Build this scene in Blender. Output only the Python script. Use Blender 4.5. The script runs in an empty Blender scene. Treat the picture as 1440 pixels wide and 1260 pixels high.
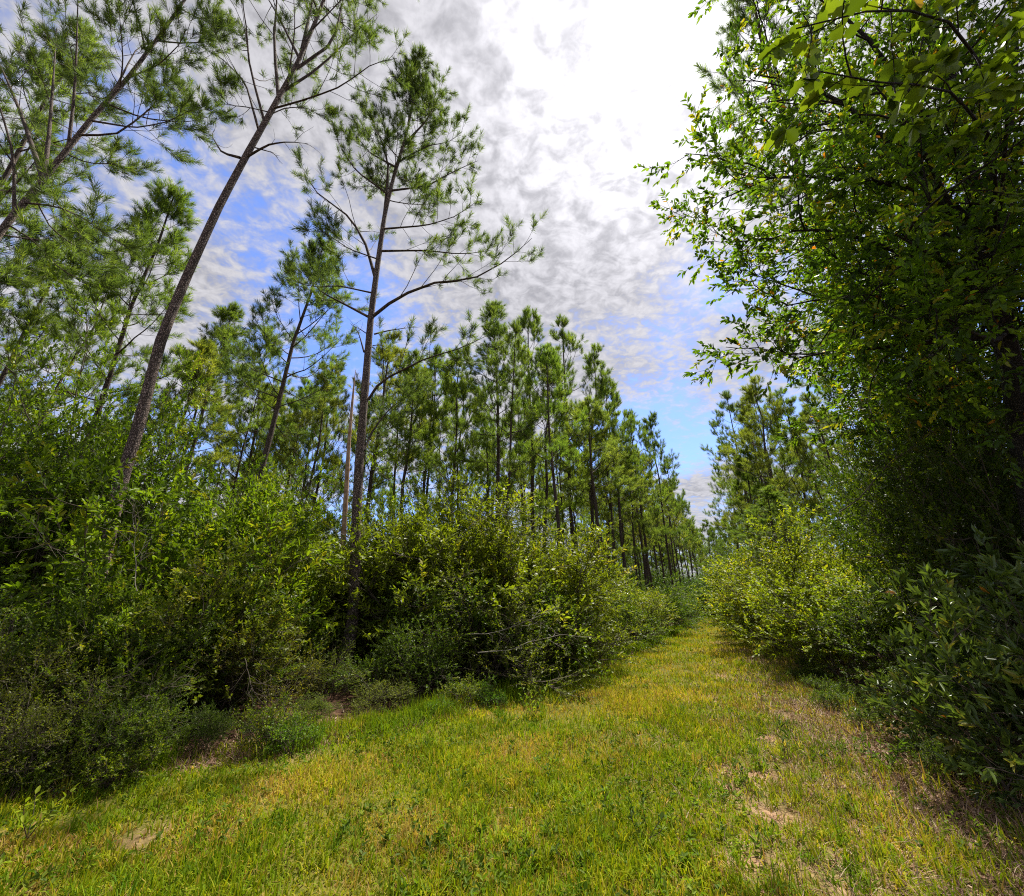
import bpy, math
import numpy as np

# ------------------------------------------------------------------ scene
S = bpy.context.scene
COL = S.collection
W0, H0 = 1440.0, 1260.0
F = 580.0
PITCH = math.atan(215.0 / F)
CAMZ = 1.6
cp, sp = math.cos(PITCH), math.sin(PITCH)

cam = bpy.data.cameras.new("camera")
cam.sensor_fit = 'HORIZONTAL'
cam.sensor_width = 36.0
cam.lens = F / W0 * 36.0
cam.clip_start = 0.05
cam.clip_end = 3000
camo = bpy.data.objects.new("camera", cam)
camo.location = (0, 0, CAMZ)
camo.rotation_euler = (math.radians(90) + PITCH, 0, 0)
COL.objects.link(camo)
S.camera = camo


def ray(px, py):
    x = (px - W0 / 2) / F
    u = (H0 / 2 - py) / F
    return np.array([x, cp - u * sp, sp + u * cp])


def at(px, py, Y):
    d = ray(px, py)
    return np.array([0, 0, CAMZ]) + d * (Y / d[1])


def ato(px, py, t):
    return np.array([0, 0, CAMZ]) + ray(px, py) * t


def gp(px, py):
    d = ray(px, py)
    return np.array([0, 0, CAMZ]) + d * (-CAMZ / d[2])


def base(px, Y):
    d = ray(px, 845)
    return np.array([d[0] / d[1] * Y, Y, 0.0])


def unit(v):
    return v / np.maximum(np.linalg.norm(v, axis=-1, keepdims=True), 1e-9)


# ------------------------------------------------------------------ mesh helpers
def make_mesh(name, verts, faces, mat, attrs=None, smooth=False):
    me = bpy.data.meshes.new(name)
    verts = np.ascontiguousarray(verts, dtype=np.float32)
    faces = [np.asarray(f, dtype=np.int32) for f in faces if len(f)]
    nl = sum(f.size for f in faces)
    nf = sum(len(f) for f in faces)
    me.vertices.add(len(verts))
    me.vertices.foreach_set('co', verts.ravel())
    me.loops.add(nl)
    me.loops.foreach_set('vertex_index', np.concatenate([f.ravel() for f in faces]))
    me.polygons.add(nf)
    starts, off = [], 0
    for f in faces:
        starts.append(off + np.arange(len(f)) * f.shape[1])
        off += f.size
    me.polygons.foreach_set('loop_start', np.concatenate(starts).astype(np.int32))
    if smooth:
        me.polygons.foreach_set('use_smooth', np.ones(nf, dtype=bool))
    for k, v in (attrs or {}).items():
        a = me.attributes.new(k, 'FLOAT', 'POINT')
        a.data.foreach_set('value', np.ascontiguousarray(v, dtype=np.float32))
    me.update(calc_edges=True)
    me.materials.append(mat)
    return me


class Geo:
    """Collects vertices, faces and a per-vertex tint."""

    def __init__(self):
        self.v, self.f, self.t, self.n = [], {}, [], 0

    def add(self, verts, faces, tint=None):
        verts = np.asarray(verts).reshape(-1, 3)
        for f in faces:
            f = np.asarray(f)
            if f.size:
                self.f.setdefault(f.shape[1], []).append(f + self.n)
        self.v.append(verts)
        self.t.append(np.full(len(verts), 0.5) if tint is None else np.asarray(tint))
        self.n += len(verts)

    def mesh(self, name, mat, smooth=False):
        return make_mesh(name, np.concatenate(self.v), [np.concatenate(f) for f in self.f.values()], mat,
                         {'tint': np.concatenate(self.t)}, smooth)


def tubes(P, R, k=5):
    """P (B,n,3) polylines, R (B,n) radii -> verts, quad faces."""
    B, n, _ = P.shape
    T = unit(np.gradient(P, axis=1))
    m = unit(T.mean(axis=1))
    ref = np.where(np.abs(m[:, 2:3]) > 0.8, np.array([[1.0, 0.2, 0]]), np.array([[0, 0, 1.0]]))
    U = unit(np.cross(T, ref[:, None, :]))
    V = np.cross(T, U)
    a = np.arange(k) / k * 2 * np.pi
    ring = (U[:, :, None, :] * np.cos(a)[None, None, :, None] + V[:, :, None, :] * np.sin(a)[None, None, :, None])
    verts = P[:, :, None, :] + ring * R[:, :, None, None]
    b = np.arange(B)[:, None, None] * (n * k)
    i = np.arange(n - 1)[None, :, None] * k
    j = np.arange(k)[None, None, :]
    j2 = (j + 1) % k
    q = np.stack([b + i + j, b + i + j2, b + i + k + j2, b + i + k + j], axis=-1)
    return verts.reshape(-1, 3), [q.reshape(-1, 4)]


def resample(pts, n):
    pts = np.asarray(pts, float)
    d = np.r_[0, np.cumsum(np.linalg.norm(np.diff(pts, axis=0), axis=1))]
    s = np.linspace(0, d[-1], n * 3)
    q = np.stack([np.interp(s, d, pts[:, i]) for i in range(3)], 1)
    for _ in range(3):
        q[1:-1] = (q[:-2] + 2 * q[1:-1] + q[2:]) / 4
    return q[np.linspace(0, len(q) - 1, n).round().astype(int)]


def branch(rng, P, m, u0, u1, ang, ang_sd, length, npts=6, up=0.3, wig=0.12, planar=None, phase=None):
    """Children of polylines P (B,n,3): m each. length: function(u) or scalar array (B,)*rel. Returns (B*m,npts,3), u."""
    B, n, _ = P.shape
    u = (np.arange(m)[None, :] + rng.random((B, m))) / m
    u = u0 + (u1 - u0) * u
    x = u * (n - 1)
    i = np.clip(x.astype(int), 0, n - 2)
    f = (x - i)[..., None]
    bi = np.arange(B)[:, None]
    p = P[bi, i] * (1 - f) + P[bi, i + 1] * f
    T = unit(P[bi, i + 1] - P[bi, i])
    ref = np.where(np.abs(T[..., 2:3]) > 0.9, np.array([1.0, 0, 0]), np.array([0, 0, 1.0]))
    e1 = unit(np.cross(T, ref))
    e2 = np.cross(T, e1)
    if planar is None:
        ph = np.arange(m)[None, :] * 2.39996 + (rng.random((B, 1)) * 6.28 if phase is None else phase) + rng.normal(0, .35, (B, m))
    else:
        ph = (np.arange(m)[None, :] % 2) * np.pi + rng.normal(0, planar, (B, m))
    a = rng.normal(ang, ang_sd, (B, m)) if not callable(ang) else ang(u) + rng.normal(0, ang_sd, (B, m))
    d = T * np.cos(a)[..., None] + (e1 * np.cos(ph)[..., None] + e2 * np.sin(ph)[..., None]) * np.sin(a)[..., None]
    L = length(u) if callable(length) else np.broadcast_to(np.asarray(length), (B, m))
    L = L * rng.uniform(.7, 1.25, (B, m))
    return grow(rng, p.reshape(-1, 3), d.reshape(-1, 3), L.ravel(), npts, up, wig), u.ravel(), L.ravel()


def grow(rng, p, d, L, npts, up, wig):
    M = len(p)
    out = np.empty((M, npts, 3))
    out[:, 0] = p
    d = unit(d)
    step = (L / (npts - 1))[:, None]
    for k in range(1, npts):
        d = unit(d + np.array([0, 0, up / (npts - 1)]) + rng.normal(0, wig, (M, 3)))
        out[:, k] = out[:, k - 1] + d * step
    return out


def taper(P, r0, r1):
    n = P.shape[1]
    t = np.linspace(0, 1, n)[None, :]
    return np.asarray(r0).reshape(-1, 1) * (1 - t) + np.asarray(r1).reshape(-1, 1) * t


def needles(rng, geo, P0, D, L, K, ln, w, spread=(0.35, 1.0), tint=(.5, .2)):
    """Tufts: base P0 (M,3), axis D (M,3), axis length L (M,)."""
    M = len(P0)
    D = unit(D)
    ref = np.where(np.abs(D[:, 2:3]) > 0.9, np.array([1.0, 0, 0]), np.array([0, 0, 1.0]))
    e1 = unit(np.cross(D, ref))
    e2 = np.cross(D, e1)
    u = rng.random((M, K)) ** .8
    a = rng.uniform(spread[0], spread[1], (M, K)) * (1.15 - .6 * u)
    ph = rng.random((M, K)) * 6.283
    p = P0[:, None] + D[:, None] * (u * L[:, None])[..., None]
    rad = e1[:, None] * np.cos(ph)[..., None] + e2[:, None] * np.sin(ph)[..., None]
    d = D[:, None] * np.cos(a)[..., None] + rad * np.sin(a)[..., None]
    s = unit(np.cross(d, rng.normal(0, 1, (M, K, 3)))) * (w / 2)
    l = ln * rng.uniform(.75, 1.15, (M, K))[..., None]
    tip = p + d * l
    mid = p + d * l * .5 + np.array([0, 0, -.004])
    v = np.stack([p - s * .6, p + s * .6, mid + s, tip, mid - s], axis=2).reshape(-1, 3)
    N = M * K
    b = np.arange(N)[:, None] * 5
    tt = np.clip(rng.normal(tint[0], tint[1], (M, 1)) + rng.normal(0, .12, (M, K)), 0, 1)
    geo.add(v, [b + np.array([[0, 1, 2, 4]]), b + np.array([[4, 2, 3]])], np.repeat(tt.ravel(), 5))


def leaves(rng, geo, P, K, ln, wd, u0=0.15, u1=1.0, ang=(.5, 1.2), upn=.7, droop=.15, fold=.25, tint=(.45, .18), rare=0.0, simple=False, clump=.1):
    """K leaves along every twig of P (B,n,3)."""
    B, n, _ = P.shape
    u = u0 + (u1 - u0) * (np.arange(K)[None, :] + rng.random((B, K))) / K
    x = u * (n - 1)
    i = np.clip(x.astype(int), 0, n - 2)
    f = (x - i)[..., None]
    bi = np.arange(B)[:, None]
    p = P[bi, i] * (1 - f) + P[bi, i + 1] * f
    T = unit(P[bi, i + 1] - P[bi, i])
    r = unit(np.cross(T, rng.normal(0, 1, (B, K, 3))))
    a = rng.uniform(ang[0], ang[1], (B, K))[..., None]
    a = np.where(u[..., None] > .93, a * .4, a)
    d = unit(T * np.cos(a) + r * np.sin(a) + np.array([0, 0, -droop]) * rng.random((B, K, 1)))
    nn = unit(np.array([0, 0, upn]) + rng.normal(0, .45, (B, K, 3)))
    s = unit(np.cross(d, nn))
    nn = np.cross(s, d)
    s = s.reshape(-1, 3); d = d.reshape(-1, 3); nn = nn.reshape(-1, 3); p = p.reshape(-1, 3)
    N = B * K
    l = (ln * rng.uniform(.6, 1.2, N))[:, None]
    w = (wd * rng.uniform(.7, 1.15, N))[:, None] / 2
    tt = np.clip(rng.normal(tint[0], tint[1], (B, 1)) * 1 + rng.normal(0, clump, (B, K)), 0, .92).ravel()
    if rare:
        tt = np.where(rng.random(N) < rare, rng.uniform(.95, 1.0, N), tt)
    if simple:
        v = np.stack([p, p + d * l * .5 + s * w, p + d * l - nn * l * .1, p + d * l * .5 - s * w], 1)
        b = np.arange(N)[:, None] * 4
        geo.add(v, [b + np.array([[0, 1, 2, 3]])], np.repeat(tt, 4))
    else:
        q = nn * w * fold * 2
        v = np.stack([p, p + d * l * .32 + s * w + q, p + d * l * .72 + s * w * .75 + q * .8 - nn * l * .05,
                      p + d * l - nn * l * .13,
                      p + d * l * .72 - s * w * .75 + q * .8 - nn * l * .05, p + d * l * .32 - s * w + q], 1)
        b = np.arange(N)[:, None] * 6
        geo.add(v, [b + np.array([[0, 1, 2, 3]]), b + np.array([[0, 3, 4, 5]])], np.repeat(tt, 6))


# ------------------------------------------------------------------ materials
def new_mat(name):
    m = bpy.data.materials.new(name)
    m.use_nodes = True
    nt = m.node_tree
    nt.nodes.clear()
    return m, nt, nt.nodes, nt.links


def ramp(N, stops, interp='LINEAR'):
    r = N.new('ShaderNodeValToRGB')
    r.color_ramp.interpolation = interp
    e = r.color_ramp.elements
    while len(e) > 1:
        e.remove(e[-1])
    e[0].position, e[0].color = stops[0][0], (*stops[0][1], 1)
    for p, c in stops[1:]:
        x = e.new(p)
        x.color = (*c, 1)
    return r


def leaf_mat(name, stops, rough=.5, spec=.4, trans=.3, tcol=(1.15, 1.25, .5), var=.25):
    m, nt, N, L = new_mat(name)
    at_ = N.new('ShaderNodeAttribute'); at_.attribute_name = 'tint'
    r = ramp(N, stops)
    L.new(at_.outputs['Fac'], r.inputs[0])
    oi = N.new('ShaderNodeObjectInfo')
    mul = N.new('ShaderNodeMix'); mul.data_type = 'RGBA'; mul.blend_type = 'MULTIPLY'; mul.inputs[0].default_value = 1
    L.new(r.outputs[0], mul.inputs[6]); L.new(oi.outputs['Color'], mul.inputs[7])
    # patches of younger and older growth through the crown
    tc = N.new('ShaderNodeTexCoord')
    no = N.new('ShaderNodeTexNoise'); no.inputs['Scale'].default_value = 1.3; no.inputs['Detail'].default_value = 2
    L.new(tc.outputs['Object'], no.inputs['Vector'])
    mr = N.new('ShaderNodeMapRange')
    mr.inputs[1].default_value = .3; mr.inputs[2].default_value = .7
    mr.inputs[3].default_value = 1 - var; mr.inputs[4].default_value = 1 + var
    L.new(no.outputs[0], mr.inputs[0])
    hs = N.new('ShaderNodeHueSaturation')
    L.new(mr.outputs[0], hs.inputs['Value']); L.new(mul.outputs[2], hs.inputs['Color'])
    pb = N.new('ShaderNodeBsdfPrincipled')
    pb.inputs['Roughness'].default_value = rough
    pb.inputs['Specular IOR Level'].default_value = spec
    L.new(hs.outputs[0], pb.inputs['Base Color'])
    tr = N.new('ShaderNodeBsdfTranslucent')
    tm = N.new('ShaderNodeMix'); tm.data_type = 'RGBA'; tm.blend_type = 'MULTIPLY'; tm.inputs[0].default_value = 1
    L.new(hs.outputs[0], tm.inputs[6]); tm.inputs[7].default_value = (*tcol, 1)
    L.new(tm.outputs[2], tr.inputs['Color'])
    ms = N.new('ShaderNodeMixShader'); ms.inputs[0].default_value = trans
    L.new(pb.outputs[0], ms.inputs[1]); L.new(tr.outputs[0], ms.inputs[2])
    out = N.new('ShaderNodeOutputMaterial')
    L.new(ms.outputs[0], out.inputs[0])
    return m


def bark_mat(name, dark, light, sx=11, sz=4.0, bump=.6, dist=.02):
    m, nt, N, L = new_mat(name)
    tc = N.new('ShaderNodeTexCoord')
    mp = N.new('ShaderNodeMapping'); mp.inputs['Scale'].default_value = (sx, sx, sz)
    L.new(tc.outputs['Object'], mp.inputs[0])
    nz = N.new('ShaderNodeTexNoise'); nz.inputs['Scale'].default_value = .9; nz.inputs['Detail'].default_value = 3
    L.new(mp.outputs[0], nz.inputs['Vector'])
    mx = N.new('ShaderNodeMix'); mx.data_type = 'RGBA'; mx.blend_type = 'LINEAR_LIGHT'; mx.inputs[0].default_value = .35
    L.new(mp.outputs[0], mx.inputs[6]); L.new(nz.outputs['Color'], mx.inputs[7])
    vo = N.new('ShaderNodeTexVoronoi'); vo.feature = 'DISTANCE_TO_EDGE'
    L.new(mx.outputs[2], vo.inputs['Vector'])
    vc = N.new('ShaderNodeTexVoronoi'); vc.feature = 'F1'
    L.new(mx.outputs[2], vc.inputs['Vector'])
    n2 = N.new('ShaderNodeTexNoise'); n2.inputs['Scale'].default_value = 1.6; n2.inputs['Detail'].default_value = 3
    L.new(mp.outputs[0], n2.inputs['Vector'])
    r = ramp(N, [(0, tuple(c * .35 for c in dark)), (.13, dark), (.34, light)])
    L.new(vo.outputs['Distance'], r.inputs[0])
    m2 = N.new('ShaderNodeMix'); m2.data_type = 'RGBA'; m2.blend_type = 'MULTIPLY'; m2.inputs[0].default_value = .75
    r2 = ramp(N, [(.25, (.45, .42, .4)), (.7, (1.3, 1.25, 1.2))])
    L.new(n2.outputs[0], r2.inputs[0])
    L.new(r.outputs[0], m2.inputs[6]); L.new(r2.outputs[0], m2.inputs[7])
    pb = N.new('ShaderNodeBsdfPrincipled'); pb.inputs['Roughness'].default_value = .85
    pb.inputs['Specular IOR Level'].default_value = .2
    L.new(m2.outputs[2], pb.inputs['Base Color'])
    ad = N.new('ShaderNodeMath'); ad.operation = 'MULTIPLY_ADD'
    mn = N.new('ShaderNodeMath'); mn.operation = 'MINIMUM'; mn.inputs[1].default_value = .25
    L.new(vo.outputs['Distance'], mn.inputs[0])
    L.new(n2.outputs[0], ad.inputs[0]); ad.inputs[1].default_value = .15; L.new(mn.outputs[0], ad.inputs[2])
    bp = N.new('ShaderNodeBump'); bp.inputs['Strength'].default_value = bump; bp.inputs['Distance'].default_value = dist * 3
    L.new(ad.outputs[0], bp.inputs['Height']); L.new(bp.outputs[0], pb.inputs['Normal'])
    out = N.new('ShaderNodeOutputMaterial'); L.new(pb.outputs[0], out.inputs[0])
    return m


def twig_mat(name, c1, c2):
    m, nt, N, L = new_mat(name)
    tc = N.new('ShaderNodeTexCoord')
    nz = N.new('ShaderNodeTexNoise'); nz.inputs['Scale'].default_value = 9; nz.inputs['Detail'].default_value = 4
    L.new(tc.outputs['Object'], nz.inputs['Vector'])
    r = ramp(N, [(.3, c1), (.7, c2)])
    L.new(nz.outputs[0], r.inputs[0])
    pb = N.new('ShaderNodeBsdfPrincipled'); pb.inputs['Roughness'].default_value = .8
    pb.inputs['Specular IOR Level'].default_value = .2
    L.new(r.outputs[0], pb.inputs['Base Color'])
    out = N.new('ShaderNodeOutputMaterial'); L.new(pb.outputs[0], out.inputs[0])
    return m


M_NEEDLE = leaf_mat('pine_needles', [(0, (.060, .088, .026)), (.5, (.120, .172, .042)), (1, (.215, .262, .058))], .5, .2, .6, (1.4, 1.4, .6), .2)
M_PBARK = bark_mat('pine_bark', (.085, .062, .052), (.36, .285, .245), 9, 3.6, .6, .02)
M_PBARK2 = bark_mat('pine_bark_far', (.065, .048, .038), (.20, .148, .115), 9, 3.5, .4)
M_HBARK = bark_mat('hardwood_bark', (.028, .024, .020), (.085, .073, .060), 16, 6)
M_TWIG = twig_mat('shrub_twig', (.045, .034, .024), (.120, .095, .070))
M_PALE = twig_mat('pale_dead_twig', (.13, .11, .085), (.34, .30, .25))
M_SNAG = twig_mat('bare_dead_wood', (.22, .12, .065), (.50, .34, .22))
GREEN = [(0, (.030, .056, .007)), (.45, (.088, .134, .011)), (.9, (.195, .250, .018)), (.94, (.30, .20, .03)), (1, (.38, .11, .02))]
YGREEN = [(0, (.048, .066, .008)), (.45, (.128, .160, .012)), (.9, (.235, .280, .026)), (.94, (.30, .20, .03)), (1, (.34, .16, .03))]
DGREEN = [(0, (.030, .050, .012)), (.45, (.085, .125, .026)), (.9, (.16, .215, .055)), (.94, (.30, .20, .03)), (1, (.38, .11, .02))]
M_LEAF = leaf_mat('green_leaf', GREEN, .48, .22, .48, (1.35, 1.4, .5), .3)
M_YLEAF = leaf_mat('yellow_green_leaf', YGREEN, .48, .22, .48, (1.35, 1.4, .5), .3)
M_DLEAF = leaf_mat('dark_glossy_leaf', DGREEN, .36, .42, .35, (1.3, 1.3, .5))
M_TLEAF = leaf_mat('canopy_leaf', [(0, (.032, .066, .008)), (.45, (.082, .150, .014)), (.9, (.185, .260, .022)), (.94, (.34, .24, .02)), (1, (.42, .14, .015))], .45, .28, .6, (1.45, 1.5, .45), .3)
M_GRASS = leaf_mat('grass_blade', [(0, (.070, .150, .006)), (.40, (.185, .255, .008)), (.66, (.33, .32, .012)), (.82, (.42, .32, .07)), (1, (.33, .19, .09))], .7, .1, .42, (1.2, 1.15, .4), .22)
M_LITTER = leaf_mat('dry_litter', [(0, (.07, .035, .02)), (.4, (.19, .10, .06)), (.75, (.34, .22, .14)), (1, (.50, .40, .30))], .7, .2, .1, (1, .9, .7), .15)
M_WEED = leaf_mat('weed_leaf', [(0, (.045, .085, .010)), (.5, (.12, .185, .014)), (.92, (.24, .29, .025)), (1, (.40, .42, .05))], .6, .15, .45)


# ------------------------------------------------------------------ objects
def tag(o, label, cat, group=None):
    o['label'] = label
    o['category'] = cat
    if group:
        o['group'] = group


def kind(o, k):
    o['kind'] = k
    return o


def link(name, me, parent=None, color=None):
    o = bpy.data.objects.new(name, me)
    COL.objects.link(o)
    if parent is not None:
        o.parent = parent
    if color:
        o.color = (*color, 1)
    return o


def put(name, parts, label, cat, group=None, loc=(0, 0, 0), rz=0.0, scale=1.0, tilt=(0, 0), color=(1, 1, 1)):
    """An Empty at the thing's base and a linked copy of every part of the prototype."""
    e = bpy.data.objects.new(name, None)
    e.empty_display_size = .3
    COL.objects.link(e)
    e.location = tuple(float(c) for c in loc)
    e.rotation_mode = 'ZYX' if False else 'XYZ'
    e.rotation_euler = (tilt[0], tilt[1], rz)
    e.scale = (scale,) * 3 if np.isscalar(scale) else scale
    tag(e, label, cat, group)
    for pn, me in parts:
        link(pn, me, e, color)
    return e


# ------------------------------------------------------------------ shrubs
def shrub(seed, H, R, nst, m1, m2, K, ln, wd, mat, spread=.55, twig=None, simple=False, tint=(.45, .18), low=.22, upn=.7, rare=0.0, wander=.14, extra=0, l2=.22, droop=.15, ang=(.5, 1.2), u0=.38):
    rng = np.random.default_rng(seed)
    a = np.arange(nst) * 2.39996 + rng.normal(0, .3, nst)
    rad = np.sqrt((np.arange(nst) + .5) / nst)
    p0 = np.stack([np.cos(a) * rad * R * .28, np.sin(a) * rad * R * .28, np.full(nst, -.05)], 1)
    d = np.stack([np.cos(a) * rad * spread * R / H * 1.6, np.sin(a) * rad * spread * R / H * 1.6, np.ones(nst)], 1) + rng.normal(0, .08, (nst, 3))
    L0 = H * (1.04 - .42 * rad) * rng.uniform(.62, 1.14, nst)
    P0 = grow(rng, p0, d, L0, 10, .1, wander * .6)
    P1, u1, l1 = branch(rng, P0, m1, low, 1.0, .9, .22, lambda u: H * .36 * (1.15 - u * .72), 7, .35, wander)
    P2, u2, l_2 = branch(rng, P1, m2, .2, 1.0, .75, .25, H * l2 * .55 + .1, 5, .25, wander)
    wood = Geo()
    rs = .006 + .0065 * L0
    wood.add(*tubes(P0, taper(P0, rs, np.full(nst, .004)), 6))
    wood.add(*tubes(P1, taper(P1, .003 + .006 * l1, np.full(len(P1), .0022)), 4))
    wood.add(*tubes(P2, taper(P2, np.full(len(P2), .003), np.full(len(P2), .0015)), 3))
    g = Geo()
    leaves(rng, g, P2, K, ln, wd, u0, 1, ang, upn, droop, tint=tint, simple=simple, rare=rare)
    leaves(rng, g, P1[:, 3:], max(3, K // 2), ln, wd, u0, 1, ang, upn, droop, tint=tint, simple=simple, rare=rare)
    return [('woody_stem', wood.mesh('shrub_wood', twig or M_TWIG, True)), ('foliage', g.mesh('shrub_foliage', mat))]


SH = {
    'holly': [(shrub(201 + i, 2.4, 1.45, 13, 12, 8, 20, .052, .026, M_LEAF, .75, simple=True, upn=.5, low=.26, wander=.18), 2.4) for i in range(2)],
    'myrtle': [(shrub(211 + i, 2.8, 1.5, 13, 11, 8, 19, .085, .023, M_YLEAF, .7, simple=True, upn=.4, low=.06), 2.8) for i in range(2)],
    'bay': [(shrub(221 + i, 3.0, 1.5, 12, 10, 7, 14, .10, .040, M_LEAF, .6, tint=(.6, .2), ang=(.4, 1.0), low=.06), 3.0) for i in range(2)],
    'tall': [(shrub(231 + i, 5.2, 2.2, 14, 13, 9, 18, .085, .042, M_LEAF, .55, simple=True, low=.05, tint=(.5, .2), l2=.16), 5.2) for i in range(2)],
    'low': [(shrub(241 + i, .9, .75, 8, 7, 6, 11, .046, .020, M_LEAF, .95, simple=True, tint=(.55, .2), low=.12, wander=.26), .9) for i in range(2)],
    'glossy': [(shrub(251 + i, 2.2, 1.3, 12, 9, 5, 10, .125, .038, M_DLEAF, .7, tint=(.55, .22), ang=(.35, 1.25), upn=.35, l2=.12, rare=.004, low=.1, u0=.72, droop=.05), 2.2) for i in range(2)],
    'twiggy': [(shrub(261 + i, 2.2, 1.5, 13, 11, 8, 12, .045, .022, M_YLEAF, .85, twig=M_TWIG, simple=True, wander=.22, low=.28), 2.2) for i in range(2)],
    'yellow': [(shrub(271 + i, 2.6, 1.4, 13, 11, 8, 19, .065, .030, M_YLEAF, .65, simple=True, tint=(.6, .2), low=.06), 2.6) for i in range(2)],
}


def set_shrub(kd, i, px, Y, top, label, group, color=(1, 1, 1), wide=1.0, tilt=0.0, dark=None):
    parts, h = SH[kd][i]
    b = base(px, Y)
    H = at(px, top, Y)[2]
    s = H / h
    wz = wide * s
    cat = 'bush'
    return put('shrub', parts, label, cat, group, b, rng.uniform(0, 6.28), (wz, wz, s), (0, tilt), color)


# ------------------------------------------------------------------ pines
def pine(seed, trunk_pts, r0, cb, nl, Lmax, hand=(), dead=(), m2=7, m3=4, K=30, ln=.19, w=.011, top_r=.012, su=.28, zb=.07, sp=(.3, 1.3),
         split_limbs=False, kt=9, bark=None, upper=1.0, lowang=1.45, lr=.0055):
    """trunk_pts in local coordinates. Returns a list of (part name, mesh)."""
    rng = np.random.default_rng(seed)
    T = resample(trunk_pts, 40)
    H = T[-1, 2] - T[0, 2]
    t = np.linspace(0, 1, 40)
    R = r0 * ((1 - t) ** .75 * .93 + .02) + top_r * t
    R = R * (1 + .35 * np.exp(-t * 28)) * (1 + rng.normal(0, .02, 40))
    bark = bark or M_PBARK
    trunk = Geo()
    trunk.add(*tubes(T[None], R[None], kt))
    limbs, rl = [], []
    for pts in hand:
        p = resample(pts, 9)
        limbs.append(p)
        rl.append(.008 + lr * np.linalg.norm(np.diff(p, axis=0), axis=1).sum())
    if nl:
        prof = lambda u: Lmax * ((.55 + .45 * np.sin(np.pi * np.clip((u - cb) / (1 - cb) * 1.25 + .05, 0, 1))) * (1 - (u - cb) / (1 - cb)) ** .62 + .07)
        al, u, L = branch(rng, T[None], nl, cb, .985, lambda u: lowang - .75 * upper * (u - cb) / (1 - cb), .16, prof, 9, .75, .07)
        keep = rng.random(len(al)) > .06
        for p, l in zip(al[keep], L[keep]):
            limbs.append(p)
            rl.append(.006 + .0075 * l)
    limbs = np.array(limbs)
    rl = np.array(rl)
    Ls = np.linalg.norm(np.diff(limbs, axis=1), axis=2).sum(1)
    crown = Geo()
    wood = Geo()
    sec, u2, L2 = [], [], []
    P2, u2, l2 = branch(rng, limbs, m2, su, .99, .85, .18, np.ones(1), 6, .35, .09, planar=.55)
    # rebuild with lengths that follow each limb
    Lrel = np.repeat(Ls, m2) * .34 * (1.18 - u2) + .28
    base_ = P2[:, :1]
    P2 = base_ + (P2 - base_) * (Lrel / np.maximum(l2, 1e-6))[:, None, None]
    P3, u3, l3 = branch(rng, P2, m3, .3, 1.0, .62, .2, .34, 4, .3, .08)
    # ends
    E = np.concatenate([limbs[:, -3:, :][:, ::1], P2[:, -3:]], 0)
    E0 = E[:, 0] * .35 + E[:, 1] * .65
    ED = E[:, 2] - E[:, 1]
    q0 = np.concatenate([P3[:, 1], E0], 0)
    qd = np.concatenate([P3[:, -1] - P3[:, 1], ED], 0)
    ql = np.clip(np.linalg.norm(qd, axis=1), .12, .3)
    needles(rng, crown, q0, qd + np.array([0, 0, zb]), ql, K, ln, w, sp)
    if split_limbs:
        parts_l = []
        for i in range(len(limbs)):
            g = Geo()
            g.add(*tubes(limbs[i:i + 1], taper(limbs[i:i + 1], rl[i], .006), 6))
            s = slice(i * m2, (i + 1) * m2)
            g.add(*tubes(P2[s], taper(P2[s], .004 + .004 * Lrel[s], np.full(m2, .003)), 4))
            s3 = slice(i * m2 * m3, (i + 1) * m2 * m3)
            g.add(*tubes(P3[s3], taper(P3[s3], np.full(m2 * m3, .004), np.full(m2 * m3, .003)), 3))
            parts_l.append(('limb', g.mesh('limb', M_PBARK2, True)))
    else:
        parts_l = []
        trunk.add(*tubes(limbs, taper(limbs, rl, np.full(len(rl), .006)), 5))
        trunk.add(*tubes(P2, taper(P2, .005 + .004 * Lrel, np.full(len(P2), .004)), 3))
        trunk.add(*tubes(P3, taper(P3, np.full(len(P3), .004), np.full(len(P3), .003)), 3))
    for pts in dead:
        p = resample(pts, 9)[None]
        l = np.linalg.norm(np.diff(p[0], axis=0), axis=1).sum()
        g = Geo()
        g.add(*tubes(p, taper(p, .012 + .012 * l, .004), 5))
        s, _, _ = branch(rng, p, 5, .4, 1, .8, .3, .3 * l, 5, .1, .2)
        g.add(*tubes(s, taper(s, np.full(5, .007), np.full(5, .002)), 3))
        parts_l.append(('dead_branch', g.mesh('dead_branch', M_PBARK2, True)))
    return [('trunk', trunk.mesh('pine_trunk', bark, True))] + parts_l + [('crown', crown.mesh('pine_crown', M_NEEDLE))]


def local(b, pts):
    return [np.asarray(p) - b for p in pts]


def limb3(pix, Y, dy0=0.0, dy1=0.0):
    n = len(pix)
    return [at(x, y, Y + dy0 + (dy1 - dy0) * i / max(n - 1, 1)) for i, (x, y) in enumerate(pix)]


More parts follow.
